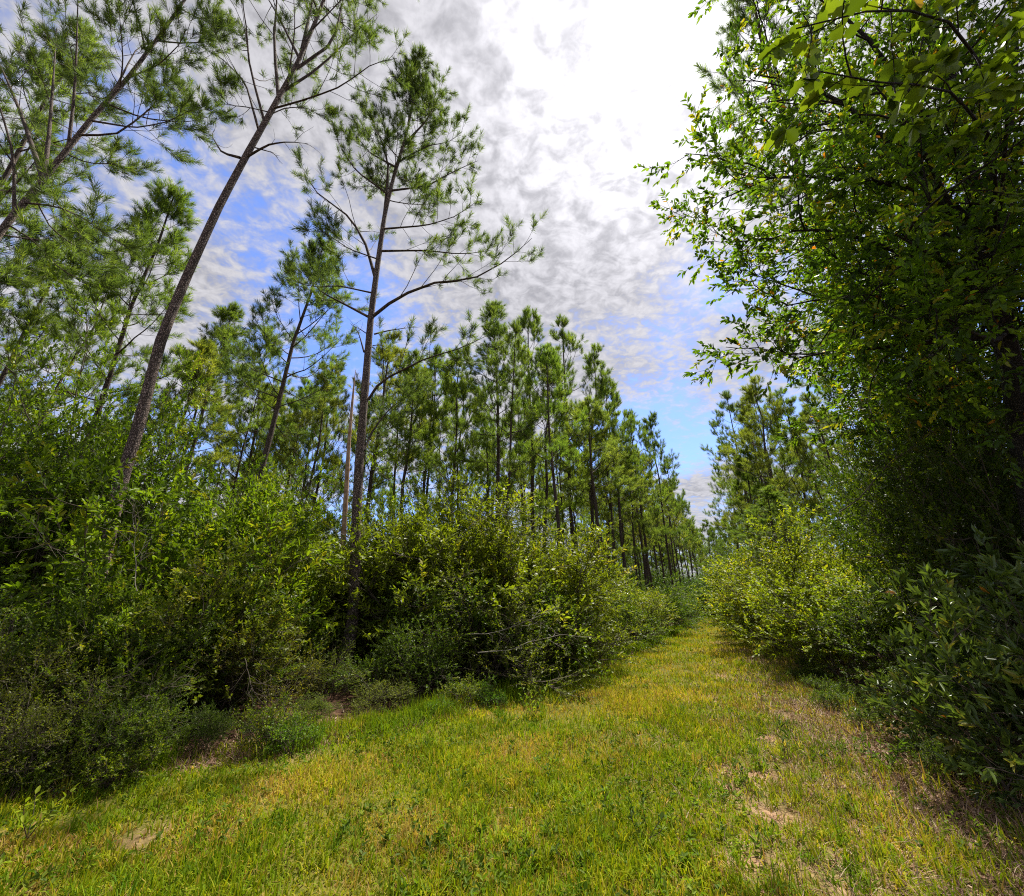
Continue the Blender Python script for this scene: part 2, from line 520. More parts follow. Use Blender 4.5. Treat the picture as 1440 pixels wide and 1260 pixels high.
# --- first leaning tall pine by the left edge
YB = 7.5
bB = base(140, YB)
tB = [bB] + [at(x, y, YB) for x, y in [(152, 760), (166, 690), (195, 600), (225, 480), (262, 390), (308, 290), (350, 212), (385, 150), (418, 90), (448, 20), (478, -60), (500, -130)]]
handB = [limb3(p, YB, 0, d) for p, d in [
    ([(383, 153), (430, 140), (480, 122), (525, 88), (558, 82)], -.8), ([(396, 130), (450, 95), (500, 45), (530, 20)], 1.0),
    ([(363, 180), (345, 115), (310, 80), (293, 72)], .6), ([(372, 172), (350, 90), (345, 20), (330, -40)], -.7),
    ([(392, 140), (385, 60), (390, -10), (385, -60)], .4), ([(405, 115), (415, 40), (412, -30)], -1.2),
    ([(378, 162), (400, 152), (430, 150), (458, 168)], 1.0), ([(380, 158), (345, 150), (320, 148), (305, 125)], -.8),
    ([(412, 100), (470, 60), (480, 10), (490, -40)], .8), ([(420, 80), (390, 20), (360, -30)], .6),
    ([(436, 45), (480, 0), (520, -40)], -.5), ([(425, 70), (440, 0), (445, -60)], 1.4)]]
deadB = [limb3(p, YB, 0, d) for p, d in [([(343, 223), (377, 203), (405, 199), (433, 202)], -.3), ([(338, 222), (312, 215), (297, 190), (302, 183)], .3),
                                         ([(350, 205), (385, 215), (392, 225)], .5)]]
partsB = pine(11, local(bB, tB), .118, .72, 18, 3.0, [local(bB, p) for p in handB], [local(bB, p) for p in deadB], 9, 3, 64, .20, .0085, split_limbs=True, kt=14)
put('pine_tree', partsB, 'tall pine with bare scaly trunk slanting up from the shrubs, crown meeting the frame top', 'pine tree', 'pines of the front row', bB, color=(.78, .84, .85))

# --- second pine, whole crown in view
YE = 10.0
bE = base(494, YE)
tE = [bE] + [at(x, y, YE) for x, y in [(497, 870), (500, 760), (505, 650), (514, 540), (521, 450), (530, 380), (537, 330), (542, 295), (556, 240), (570, 195), (583, 133), (592, 92)]]
handE = [limb3(p, YE, 0, d) for p, d in [
    ([(512, 633), (523, 607), (543, 580), (563, 562), (585, 548)], 1.2),
    ([(518, 562), (533, 537), (567, 520), (600, 503), (640, 493), (683, 473)], -.5),
    ([(523, 446), (548, 425), (600, 398), (667, 393), (715, 365), (748, 335)], -.4),
    ([(535, 353), (600, 352), (650, 358), (690, 352)], .9), ([(538, 322), (600, 317), (640, 305), (668, 285)], -1.0),
    ([(527, 388), (512, 335), (487, 300), (448, 275), (425, 240)], .3), ([(524, 412), (473, 401), (443, 405), (405, 392)], -.5),
    ([(541, 300), (547, 233), (533, 187), (513, 150)], .4), ([(550, 268), (600, 262), (640, 240), (672, 226)], .6),
    ([(519, 446), (485, 428), (450, 410), (425, 372)], 1.0), ([(533, 365), (490, 350), (462, 330), (440, 318)], -1.1),
    ([(548, 275), (500, 240), (478, 205), (468, 180)], -.6), ([(560, 228), (600, 205), (632, 200), (650, 185)], -.4),
    ([(566, 205), (600, 170), (615, 140), (622, 125)], .5), ([(558, 236), (520, 215), (500, 190)], .9)]]
deadE = [limb3(p, YE, 0, d) for p, d in [([(526, 470), (545, 465), (565, 462), (582, 460)], .2), ([(517, 470), (505, 462), (495, 458)], -.2), ([(512, 495), (505, 470), (496, 455)], .4),
                                         ([(524, 486), (532, 485), (540, 487)], .1)]]
partsE = pine(23, local(bE, tE), .135, .62, 15, 2.0, [local(bE, p) for p in handE], [local(bE, p) for p in deadE], 13, 3, 60, .20, .009, split_limbs=True, kt=14, lr=.008, su=.16)
put('pine_tree', partsE, 'straight dark-trunked pine standing clear against the sky, long side limbs, whole crown visible', 'pine tree', 'pines of the front row', bE, color=(.78, .84, .85))

# --- pine at the far left whose base is outside
YA = 7.0
bA = base(-190, YA)
tA = [bA, at(-120, 560, YA), at(-60, 430, YA)] + [at(x, y, YA) for x, y in [(0, 325), (40, 278), (95, 210), (130, 165), (180, 110), (232, 40), (280, -30), (320, -90)]]
handA = [limb3(p, YA, 0, d) for p, d in [
    ([(130, 170), (190, 180), (235, 172), (268, 155)], -.6), ([(90, 215), (125, 230), (160, 230), (190, 240)], 1.0),
    ([(62, 250), (70, 180), (75, 110), (80, 40)], .5), ([(96, 208), (105, 130), (108, 60), (110, -20)], -.7),
    ([(128, 168), (165, 120), (190, 70), (215, 55)], .9), ([(20, 300), (20, 220), (0, 150), (-30, 80)], -.6),
    ([(35, 285), (80, 290), (115, 305), (150, 330)], -.3), ([(60, 250), (30, 160), (0, 90), (-20, 60)], .9),
    ([(110, 190), (165, 190), (215, 150), (240, 110)], .4), ([(180, 110), (225, 90), (255, 60), (262, 40)], -.8),
    ([(45, 270), (70, 320), (110, 350), (150, 360)], 1.3), ([(10, 315), (50, 340), (85, 380), (130, 400)], .6)]]
partsA = pine(37, local(bA, tA), .092, .60, 16, 2.6, [local(bA, p) for p in handA], (), 10, 4, 60, .20, .0085, split_limbs=True, kt=12)
put('pine_tree', partsA, 'pine leaning in over the thicket, upper trunk and feathery limbs crossing the pale sky', 'pine tree', 'pines of the front row', bA, color=(.78, .84, .85))

# --- prototypes for the stands
def straight(seed, H, bend=.5):
    r = np.random.default_rng(seed)
    k = np.cumsum(r.normal(0, bend * .25, (6, 2)), axis=0)
    return [np.array([0, 0, 0])] + [np.array([k[i, 0], k[i, 1], H * (i + 1) / 6]) for i in range(6)]


PINES = [
    pine(101, straight(1, 17), .125, .42, 26, 3.5, (), (), 7, 3, 34, .27, .0120, bark=M_PBARK2, kt=8, su=.45, zb=.2, sp=(.2, 1.0)),
    pine(102, straight(2, 18), .130, .50, 24, 3.2, (), (), 7, 3, 34, .27, .0120, bark=M_PBARK2, kt=8, su=.45, zb=.2, sp=(.2, 1.0)),
    pine(103, straight(3, 16), .110, .38, 27, 3.2, (), (), 7, 3, 34, .27, .0120, bark=M_PBARK2, kt=8, su=.45, zb=.2, sp=(.2, 1.0)),
    pine(104, straight(4, 17), .115, .55, 20, 3.0, (), (), 7, 3, 34, .27, .0120, bark=M_PBARK2, kt=8, su=.45, zb=.2, sp=(.2, 1.0)),
    pine(105, straight(5, 15), .10, .32, 28, 2.9, (), (), 7, 3, 34, .27, .0120, bark=M_PBARK2, kt=8, su=.45, zb=.2, sp=(.2, 1.0)),
]
PNEAR = [
    pine(111, straight(11, 17), .125, .46, 34, 2.9, (), (), 7, 3, 52, .22, .010, bark=M_PBARK2, kt=10),
    pine(112, straight(12, 17), .115, .52, 30, 2.5, (), (), 7, 3, 52, .22, .010, bark=M_PBARK2, kt=10),
    pine(113, straight(13, 16), .11, .40, 36, 2.6, (), (), 7, 3, 52, .22, .010, bark=M_PBARK2, kt=10),
]
NH = [17, 17, 16]
PH = [17, 18, 16, 17, 15]
rng = np.random.default_rng(7)


def set_pine(i, px, Y, top, label, group, tilt=0.0, color=(1, 1, 1), rz=None, wide=1.0):
    px = 720 + (px - 720) / (1 - (845 - max(top, 200)) / 1817)
    b = base(px, Y)
    H = at(px, top, Y)[2] if top is not None else PH[i]
    near_ = Y < 19
    s = H / (NH[i % 3] if near_ else PH[i])
    wz = wide * (.5 + .5 * s)
    return put('pine_tree', PNEAR[i % 3] if near_ else PINES[i], label, 'pine tree', group, b, rng.uniform(0, 6.28) if rz is None else rz, (wz, wz, s), (0, tilt), color)


G1 = 'pines of the second row on the left'
near_pines = [  # proto
    (2, 15, 15.0, 270, .02, (1, 1.1, .8), 'low-crowned pine at the left frame edge above the tall thicket'),
    (2, 112, 16.5, 335, .02, (1.05, 1.1, .8), 'pale pine crown between the left corner pines and the slanting trunk'),
    (2, 160, 21.0, 400, .02, (1.05, 1.1, .8), 'small pine crown just left of the slanting trunk, low behind the thicket'),
    (4, 300, 19.5, 480, .0, (1.1, 1.15, .8), 'short pale pine between the slanting trunk and the open-crowned pine'),
    (4, 520, 22.0, 560, .0, (1.05, 1.1, .8), 'short pine right behind the big dark trunk, soft green'),
    (2, 655, 24.0, 540, .0, (1.05, 1.1, .8), 'rounded pine top between the big pine and the slim pine'),
    # proto, px at horizon row, depth, top row, tilt, colour, label
    (0, 5, 12.0, 60, .02, (1, 1.05, .9), 'green-crowned pine filling the corner under the feathery leaning pine'),
    (4, 62, 14.5, 200, .03, (.95, 1.05, .9), 'thin pine with a forked pair of leaning stems over the tall thicket'),
    (2, 272, 12.8, 300, .02, (1, 1.1, .8), 'bushy pine rising behind the slanting scaly trunk'),
    (3, 330, 17.0, 430, .0, (1.05, 1.1, .8), 'pale green pine filling the gap between slanting trunk and open-crowned pine'),
    (3, 442, 12.8, 318, .03, (.9, 1, .95), 'open-crowned pine with thin dark trunk against the blue sky patch'),
    (2, 375, 21.0, 470, .02, (1.1, 1.15, .8), 'small round-topped pine low between two taller pines'),
    (4, 468, 20.0, 535, .0, (.85, 1, .9), 'dark green pine top just left of the pale dead snag'),
    (4, 590, 16.5, 505, .0, (1, 1.05, .85), 'pine partly hidden behind the straight dark trunk of the big pine'),
    (0, 610, 21.0, 505, -.02, (1, 1.1, .8), 'full pine under the long lower limb of the big pine'),
    (3, 706, 17.5, 430, .0, (.92, 1, .9), 'slim pine with bare mid trunk at the near end of the left stand'),
    (1, 748, 21.5, 445, -.03, (1.02, 1.1, .8), 'tall pine with twin spiky leader tips topping the left stand'),
    (0, 792, 23.0, 450, -.04, (1.05, 1.12, .8), 'tall bright pine at the sky corner of the left stand'),
    (2, 825, 24.0, 490, -.05, (1.02, 1.1, .78), 'broad pine on the sloping shoulder of the left stand'),
    (1, 858, 26.0, 540, -.04, (1.05, 1.15, .78), 'pine with long clean trunk beside the track edge shrubs'),
    (0, 888, 31.0, 590, -.04, (1.05, 1.15, .78), 'yellow-green pine halfway along the left stand'),
    (4, 915, 36.0, 590, -.03, (.85, .95, .9), 'ragged dark-tipped pine poking out from the stand toward the sky gap'),
    (2, 935, 44.0, 650, -.03, (.9, 1, .9), 'small ragged pine leaning into the sky gap over the track'),
    (1, 958, 60.0, 705, -.02, (.9, 1, .9), 'last low pine of the left stand at the bottom of the sky gap'),
]
for i, px, Y, top, ti, c, lab in near_pines:
    set_pine(i, px, Y, top, lab, G1, ti, c)

# the rest of the stand behind, thinning out with depth
gl = 'pines deep in the left stand'
stand = []
for row, off in enumerate([2.6, 5.2, 8.0, 11.0, 14.5, 18.5]):
    yy = 16.0 + rng.uniform(0, 2)
    while yy < 74:
        ex = float(np.interp(yy, [12, 20, 35, 66, 80], [2.2, 6.2, 14.2, 30.5, 38]))
        stand.append((ex - off + rng.uniform(-.7, .7), yy + rng.uniform(-.6, .6), row))
        yy += 2.7 + yy * .035 + row * .25
for k in range(34):
    yy = rng.uniform(19, 46)
    stand.append((float(base(rng.uniform(-120, 560), yy)[0]), yy, 7))
for X, Y, row in stand:
    i = int(rng.integers(0, 5))
    H = rng.uniform(12.5, 16.5) * (.92 if row == 0 else 1) * (.84 if row == 7 else 1)
    if row < 7 and Y < 22:
        H *= .9
    s = H / PH[i]
    put('pine_tree', PINES[i], 'slender pine deep inside the left stand, seen through gaps behind the nearer row', 'pine tree', gl, (X, Y, 0), rng.uniform(0, 6.28), (rng.uniform(.75, 1.2) * (.5 + .5 * s),) * 2 + (s,), (rng.normal(0, .03), rng.normal(-.02, .03)), (rng.uniform(1.2, 1.55), rng.uniform(1.2, 1.45), rng.uniform(.8, 1.1)))

for k in range(24):
    Y = rng.uniform(48, 84)
    px = rng.uniform(690, 965)
    parts, h = SH['tall'][k % 2]
    s = rng.uniform(5.0, 8.0) / h
    put('shrub', parts, 'undergrowth bush among the far trunks of the left stand, closing the view to the horizon', 'bush', 'undergrowth among the far trunks', base(px, Y), rng.uniform(0, 6.28), (s * 1.6, s * 1.6, s), (0, 0), (.85, 1.0, .8))

# right hand pines
gr = 'pines along the right of the track'
for i, px, Y, top, ti, c, lab in [
    (0, 1022, 33, 560, -.01, (.9, 1, 1.0), 'tall blue-green pine at the right side of the sky gap'),
    (2, 1010, 42, 625, -.03, (.85, .95, .95), 'ragged pine reaching out over the right of the track'),
    (1, 1065, 28, 555, .0, (1, 1.1, .85), 'full pine behind the overhanging broadleaf limbs'),
    (4, 1045, 24, 640, .0, (1, 1.1, .8), 'low bushy pine in front of the blue-green pine'),
    (2, 1100, 22, 560, .0, (1, 1.1, .8), 'pine half hidden by the yellow-leaved branches'),
    (4, 1080, 17, 690, .0, (.95, 1.05, .8), 'young pine above the bright track-side shrubs'),
    (3, 990, 62, 735, .0, (.8, .9, .9), 'small far pine closing the right end of the track'),
    (1, 1165, 17, 420, .0, (.9, 1, .85), 'pine standing behind the broadleaf tree'),
    (0, 1110, 14.5, -60, 0, (.85, .95, .85), 'pine whose crown pokes out above the broadleaf tree'),
]:
    set_pine(i, px, Y, top, lab, gr, ti, c)
grd = 'pines of the right stand'
for row, off in enumerate([2.8, 5.6, 9.0]):
    yy = 21.0 + rng.uniform(0, 2)
    while yy < 66:
        ex = float(np.interp(yy, [12.2, 20, 27, 66], [7.8, 11.2, 14.2, 34]))
        i = [2, 4, 0][int(rng.integers(0, 3))]
        H = rng.uniform(11.5, 15.0)
        s = H / PH[i]
        put('pine_tree', PINES[i], 'bushy green pine in the right stand beyond the broadleaf tree', 'pine tree', grd, (ex + off + rng.uniform(-.6, .6), yy, 0), rng.uniform(0, 6.28), (1.05 * (.5 + .5 * s),) * 2 + (s,), (rng.normal(0, .02), rng.normal(-.01, .02)), (rng.uniform(1.15, 1.4), rng.uniform(1.15, 1.3), rng.uniform(.75, .95)))
        yy += 3.0 + yy * .05
# stand that closes the end of the track
ge = 'dark pines closing the end of the track'
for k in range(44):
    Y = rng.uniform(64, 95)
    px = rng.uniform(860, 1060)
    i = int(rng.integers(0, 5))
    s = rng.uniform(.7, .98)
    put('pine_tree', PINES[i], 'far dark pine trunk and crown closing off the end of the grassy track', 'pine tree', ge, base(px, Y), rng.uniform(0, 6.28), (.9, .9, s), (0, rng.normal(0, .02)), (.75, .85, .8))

ged = 'bushes across the end of the track'
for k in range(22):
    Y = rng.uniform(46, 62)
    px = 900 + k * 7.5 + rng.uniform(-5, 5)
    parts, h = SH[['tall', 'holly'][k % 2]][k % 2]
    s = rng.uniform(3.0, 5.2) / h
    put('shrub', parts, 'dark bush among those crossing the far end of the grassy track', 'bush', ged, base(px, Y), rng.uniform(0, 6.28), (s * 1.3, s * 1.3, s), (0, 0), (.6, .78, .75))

# --- pale dead snag
YS = 12.5
bS = base(478, YS)
sg = Geo()
Tz = resample(local(bS, [bS, at(483, 760, YS), at(487, 690, YS), at(491, 620, YS), at(496, 560, YS), at(500, 520, YS)]), 16)[None]
sg.add(*tubes(Tz, np.interp(np.linspace(0, 1, 16), [0, .6, .9, 1], [.09, .07, .035, .006])[None], 7))
put('dead_snag', [('trunk', sg.mesh('snag_trunk', M_SNAG, True))], 'bare orange-pale dead trunk, splintered to a point, just left of the dark pine', 'dead tree', None, bS)


gL = 'shrubs of the thicket along the left edge'
DULL = (.85, .8, .75)
left = [
    # front low rank
    ('twiggy', 0, 15, 5.0, 850, 'drab olive twiggy shrub at the left front corner above dry grass', (.75, .7, .7), 1.0),
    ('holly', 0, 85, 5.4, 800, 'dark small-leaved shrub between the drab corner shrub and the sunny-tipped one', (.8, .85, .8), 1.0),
    ('bay', 0, 190, 5.8, 790, 'shrub with bright sunlit oval-leaved tips over the dark hollow', (1.1, 1.15, .9), .8),
    ('twiggy', 1, 150, 5.3, 905, 'straggly half-bare shrub with thin arching stems in front of the sunlit tips', (.8, .75, .75), 1.0),
    ('low', 0, 105, 4.75, 985, 'low dull green bushlet rooted in the dry brown grass', (.8, .9, .7), 1.1),
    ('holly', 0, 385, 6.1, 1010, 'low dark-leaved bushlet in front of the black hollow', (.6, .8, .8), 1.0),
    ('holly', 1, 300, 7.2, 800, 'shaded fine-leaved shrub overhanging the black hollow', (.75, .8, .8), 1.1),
    ('twiggy', 0, 385, 7.2, 850, 'brownish fine-twigged shrub arching down right of the hollow', (.95, .75, .7), 1.0),
    ('holly', 0, 462, 7.0, 975, 'pale-tipped low shrub beside the bare clay patch', (1.1, 1.1, .85), 1.7),
    ('twiggy', 1, 550, 7.4, 945, 'rounded grey-green low shrub in front of the big pine trunk', (1.1, 1.1, .95), 1.7),
    ('holly', 0, 415, 9.0, 830, 'dark bush pressed against the foot of the big pine', (.8, .85, .75), 1.1),
    ('holly', 1, 640, 9.8, 800, 'dense bush just right of the big pine trunk', (.85, .95, .75), 1.2),
    ('twiggy', 1, 680, 9.6, 810, 'spreading bush with white bare twigs over deep shade', (.95, .95, .8), 1.35),
    ('holly', 0, 735, 10.4, 795, 'broad light-topped bush arching out over the grass', (1.05, 1.1, .75), 1.35),
    ('twiggy', 0, 790, 12.0, 815, 'loose bush with thin crooked stems showing under its leaves', (1.0, 1.0, .8), 1.3),
    ('yellow', 0, 780, 14.0, 800, 'sunlit yellow-green bush with glinting leaf tops', (1.0, 1.0, .8), 1.2),
    ('holly', 1, 845, 15.5, 815, 'rounded bush at the bend of the track edge', (1.1, 1.15, .8), 1.3),
    ('yellow', 1, 880, 19.0, 808, 'bush with silvery glinting leaves along the track', (1.05, 1.05, .9), 1.3),
    ('holly', 0, 915, 23.0, 812, 'compact bush near the far end of the left edge', (1.0, 1.1, .8), 1.3),
    ('holly', 1, 938, 29.0, 818, 'small round bush where the left edge meets the far grass', (.95, 1.1, .85), 1.3),
    ('yellow', 0, 955, 38.0, 824, 'farthest small bush on the left of the track', (.9, 1.05, .8), 1.3),
    ('twiggy', 1, 480, 8.3, 905, 'shaded bush filling the dark gap in front of the big pine foot', (.8, .85, .75), 1.1),
    ('holly', 0, 580, 8.4, 865, 'overhanging dark bush with a black hollow under it, right of the big pine foot', (.8, .88, .75), 1.2),
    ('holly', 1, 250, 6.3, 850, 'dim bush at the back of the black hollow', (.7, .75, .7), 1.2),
    ('twiggy', 0, -25, 4.3, 900, 'ragged brown-olive shrub cut by the frame corner at the front of the thicket', (.8, .72, .65), 1.1),
    ('twiggy', 1, 105, 4.55, 925, 'ragged low shrub of thin stems standing farthest out onto the dry grass', (.8, .78, .65), 1.0),
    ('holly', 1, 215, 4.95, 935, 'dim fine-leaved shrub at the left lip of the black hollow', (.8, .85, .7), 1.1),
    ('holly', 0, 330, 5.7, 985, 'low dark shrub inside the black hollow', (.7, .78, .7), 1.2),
    ('yellow', 0, 590, 11.9, 700, 'sunny olive bush right behind and beside the big pine trunk', (1.0, 1.05, .75), 1.05),
    ('myrtle', 0, 640, 11.3, 690, 'yellowish feathery bush rising right of the big pine, over the overhanging dark bush', (1.1, 1.1, .75), 1.1),
    ('yellow', 1, 715, 11.6, 705, 'wide olive bush behind the crooked bare branch', (1.0, 1.0, .75), 1.2),
    ('myrtle', 1, 775, 13.0, 740, 'soft yellow-green bush stepping down toward the track bend', (1.15, 1.12, .75), 1.2),
    # second rank
    ('tall', 0, -60, 7.5, 505, 'tall leafy thicket bush at the left frame edge', (1.05, 1.15, .8), .8),
    ('tall', 1, 30, 8.6, 455, 'tall bright small-leaved bush, highest of the left thicket', (1.05, 1.15, .8), .62),
    ('tall', 0, 92, 8.8, 555, 'tall dense bush left of the slanting pine trunk', (1.0, 1.1, .8), .6),
    ('bay', 1, 235, 7.2, 670, 'fresh green oval-leaved bush hugging the slanting trunk', (1.0, 1.1, .85), .9),
    ('bay', 0, 300, 8.2, 665, 'bright oval-leaved bush right of the slanting trunk', (1.2, 1.25, .85), .9),
    ('myrtle', 0, 345, 9.6, 690, 'yellow-green narrow-leaved bush between the two big pines', (1.1, 1.1, .8), 1.0),
    ('myrtle', 1, 380, 10.8, 700, 'feathery narrow-leaved bush below the pale snag', (.95, 1.05, .8), 1.0),
    ('yellow', 1, 315, 7.0, 760, 'olive bush with light upper twigs in the middle of the thicket', (.85, .85, .8), 1.0),
    ('tall', 1, 560, 13.0, 670, 'tall thicket bush behind the big pine trunk', (1.0, 1.05, .8), .9),
    ('tall', 0, 640, 13.5, 655, 'highest bush right of the big pine, yellow at the top', (1.2, 1.15, .75), .95),
    ('myrtle', 0, 700, 12.5, 700, 'olive narrow-leaved bush with bare grey twigs at its side', (.95, .95, .8), 1.1),
    ('tall', 1, 735, 16.0, 720, 'mid green bush under the trunks of the left stand', (1.0, 1.1, .8), 1.0),
    ('myrtle', 1, 528, 12.2, 720, 'grey-green bush leaning on the big pine trunk', (.9, .95, .8), 1.0),
    ('myrtle', 0, 800, 18.5, 775, 'low sunny bush in front of the clean pine trunks', (1.15, 1.15, .8), 1.2),
    ('holly', 0, 850, 24.0, 795, 'bush between pine trunks beyond the bend', (1.1, 1.2, .8), 1.4),
    ('tall', 0, 460, 14.0, 690, 'deep green bush behind the snag', (.9, 1.05, .8), 1.0),
    ('tall', 1, 380, 13.0, 680, 'leafy bush under the open-crowned pine', (1.0, 1.1, .8), 1.0),
    ('tall', 0, 250, 11.5, 640, 'leafy bush glimpsed behind the slanting trunk', (.95, 1.05, .8), 1.0),
]
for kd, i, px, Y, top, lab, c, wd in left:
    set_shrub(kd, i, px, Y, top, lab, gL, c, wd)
# undergrowth farther inside the stand
gu = 'undergrowth bushes inside the left stand'
for k in range(64):
    Y = 15 + 55 * (k / 64)
    px = rng.uniform(-50, 860 + (Y - 15) * 2)
    b = base(px, Y)
    edge = np.interp(Y, [12, 35, 66], [3.0, 14.3, 30.5]) - 2.5
    b[0] = min(b[0], edge - rng.uniform(0, 3))
    kd = ['tall', 'myrtle', 'holly', 'tall'][k % 4]
    parts, h = SH[kd][k % 2]
    s = rng.uniform(2.4, 3.9) / h
    put('shrub', parts, 'undergrowth bush deep inside the left pine stand, behind the edge thicket', 'bush', gu, b, rng.uniform(0, 6.28), (s * 1.4, s * 1.4, s), (0, 0), (rng.uniform(.85, 1.1), rng.uniform(.95, 1.15), .8))

gR = 'shrubs along the right edge'
right = [
    ('glossy', 0, 1395, 4.0, 775, 'dark glossy long-leaved shrub in the right foreground shade', (.95, 1.0, .8), .85),
    ('glossy', 1, 1500, 4.2, 740, 'glossy shrub cut by the right frame edge, pale shiny leaves', (.8, .85, .9), 1.0),
    ('glossy', 1, 1262, 5.6, 930, 'small rounded glossy shrub at the edge of the shaded grass', (.9, .95, .8), 1.0),
    ('glossy', 0, 1440, 3.7, 1010, 'low shaded glossy sprigs under the long-leaved shrub', (.7, .75, .8), 1.2),
    ('holly', 0, 1262, 8.0, 790, 'dark fine-leaved bush left of the glossy shrubs', (.75, .8, .7), 1.2),
    ('yellow', 0, 1195, 9.6, 765, 'olive bush in half shade beside the sunlit bushes', (1.1, 1.15, .75), 1.2),
    ('yellow', 1, 1150, 12.0, 725, 'tall bright yellow-green bush on the right edge', (1.15, 1.15, .8), 1.1),  # right track-side bushes tinted brighter, sunlight put into their colour
    ('yellow', 0, 1110, 15.0, 745, 'sunlit lime bush leaning over the track on the right', (1.25, 1.2, .8), 1.2),
    ('holly', 1, 1095, 17.5, 790, 'low round sunlit bush at the grass margin on the right', (1.2, 1.25, .8), 1.2),
    ('yellow', 1, 1075, 21.0, 775, 'light green bush below the young pine', (1.0, 1.05, .8), 1.2),
    ('holly', 0, 1058, 25.0, 800, 'mid-green bush farther along the right edge', (.9, 1.0, .8), 1.2),
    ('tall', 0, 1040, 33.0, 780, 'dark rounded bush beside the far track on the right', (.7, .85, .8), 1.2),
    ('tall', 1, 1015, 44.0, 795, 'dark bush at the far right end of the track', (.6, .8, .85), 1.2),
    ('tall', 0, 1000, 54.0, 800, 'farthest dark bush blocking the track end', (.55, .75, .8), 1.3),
    ('tall', 0, 1375, 7.2, 580, 'tall shaded thicket bush under the broadleaf tree', (.6, .65, .6), 0.62),  # canopy shade put into the colour: dim thicket bushes here are tinted darker
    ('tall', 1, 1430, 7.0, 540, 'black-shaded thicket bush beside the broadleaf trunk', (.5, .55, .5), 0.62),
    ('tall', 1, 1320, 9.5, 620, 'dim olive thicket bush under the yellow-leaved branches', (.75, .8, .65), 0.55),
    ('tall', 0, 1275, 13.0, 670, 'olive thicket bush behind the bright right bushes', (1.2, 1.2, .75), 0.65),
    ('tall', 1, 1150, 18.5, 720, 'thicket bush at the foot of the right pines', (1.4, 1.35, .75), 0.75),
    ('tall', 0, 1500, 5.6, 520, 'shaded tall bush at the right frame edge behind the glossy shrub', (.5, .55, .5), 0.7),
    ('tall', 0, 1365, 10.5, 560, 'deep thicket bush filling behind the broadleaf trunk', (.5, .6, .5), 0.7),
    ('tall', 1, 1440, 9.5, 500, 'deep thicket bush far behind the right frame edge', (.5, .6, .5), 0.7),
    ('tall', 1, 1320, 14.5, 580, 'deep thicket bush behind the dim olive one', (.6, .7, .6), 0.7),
]
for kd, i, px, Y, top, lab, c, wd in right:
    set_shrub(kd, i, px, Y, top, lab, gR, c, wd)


# ------------------------------------------------------------------ broadleaf tree on the right
def broadleaf(seed, trunk, r0, limbs, m1, m2, m3, K, ln, wd, mat, L1=1.5, L2=.75, L3=.36, rare=.02, tint=(.45, .2)):
    rng = np.random.default_rng(seed)
    T = resample(trunk, 24)[None]
    tg = Geo()
    tg.add(*tubes(T, taper(T, r0, r0 * .35) * (1 + .4 * np.exp(-np.linspace(0, 1, 24) * 14))[None], 12))
    P = np.array([resample(l, 10) for l in limbs])
    parts = []
    P1, u1, l1 = branch(rng, P, m1, .15, 1.0, .8, .25, L1, 7, .15, .14)
    P2, u2, l2 = branch(rng, P1, m2, .2, 1.0, .75, .25, L2, 6, .1, .14)
    P3, u3, l3 = branch(rng, P2, m3, .2, 1.0, .7, .25, L3, 4, .0, .12)
    for i in range(len(P)):
        g = Geo()
        l = np.linalg.norm(np.diff(P[i], axis=0), axis=1).sum()
        g.add(*tubes(P[i:i + 1], taper(P[i:i + 1], .012 + .012 * l, .008), 7))
        s = slice(i * m1, (i + 1) * m1)
        g.add(*tubes(P1[s], taper(P1[s], np.full(m1, .013), np.full(m1, .005)), 5))
        s = slice(i * m1 * m2, (i + 1) * m1 * m2)
        g.add(*tubes(P2[s], taper(P2[s], np.full(m1 * m2, .006), np.full(m1 * m2, .0025)), 4))
        s = slice(i * m1 * m2 * m3, (i + 1) * m1 * m2 * m3)
        g.add(*tubes(P3[s], taper(P3[s], np.full(m1 * m2 * m3, .0025), np.full(m1 * m2 * m3, .0015)), 3))
        parts.append(('limb', g.mesh('tree_limb', M_HBARK, True)))
    cg = Geo()
    leaves(rng, cg, P3, K, ln, wd, .4, 1, (.4, 1.1), .6, .25, tint=tint, rare=rare)
    leaves(rng, cg, P2[:, 3:], max(3, K // 2), ln, wd, .3, 1, (.4, 1.1), .6, .25, tint=tint, rare=rare)
    return [('trunk', tg.mesh('tree_trunk', M_HBARK, True))] + parts + [('crown', cg.mesh('tree_crown', mat))]


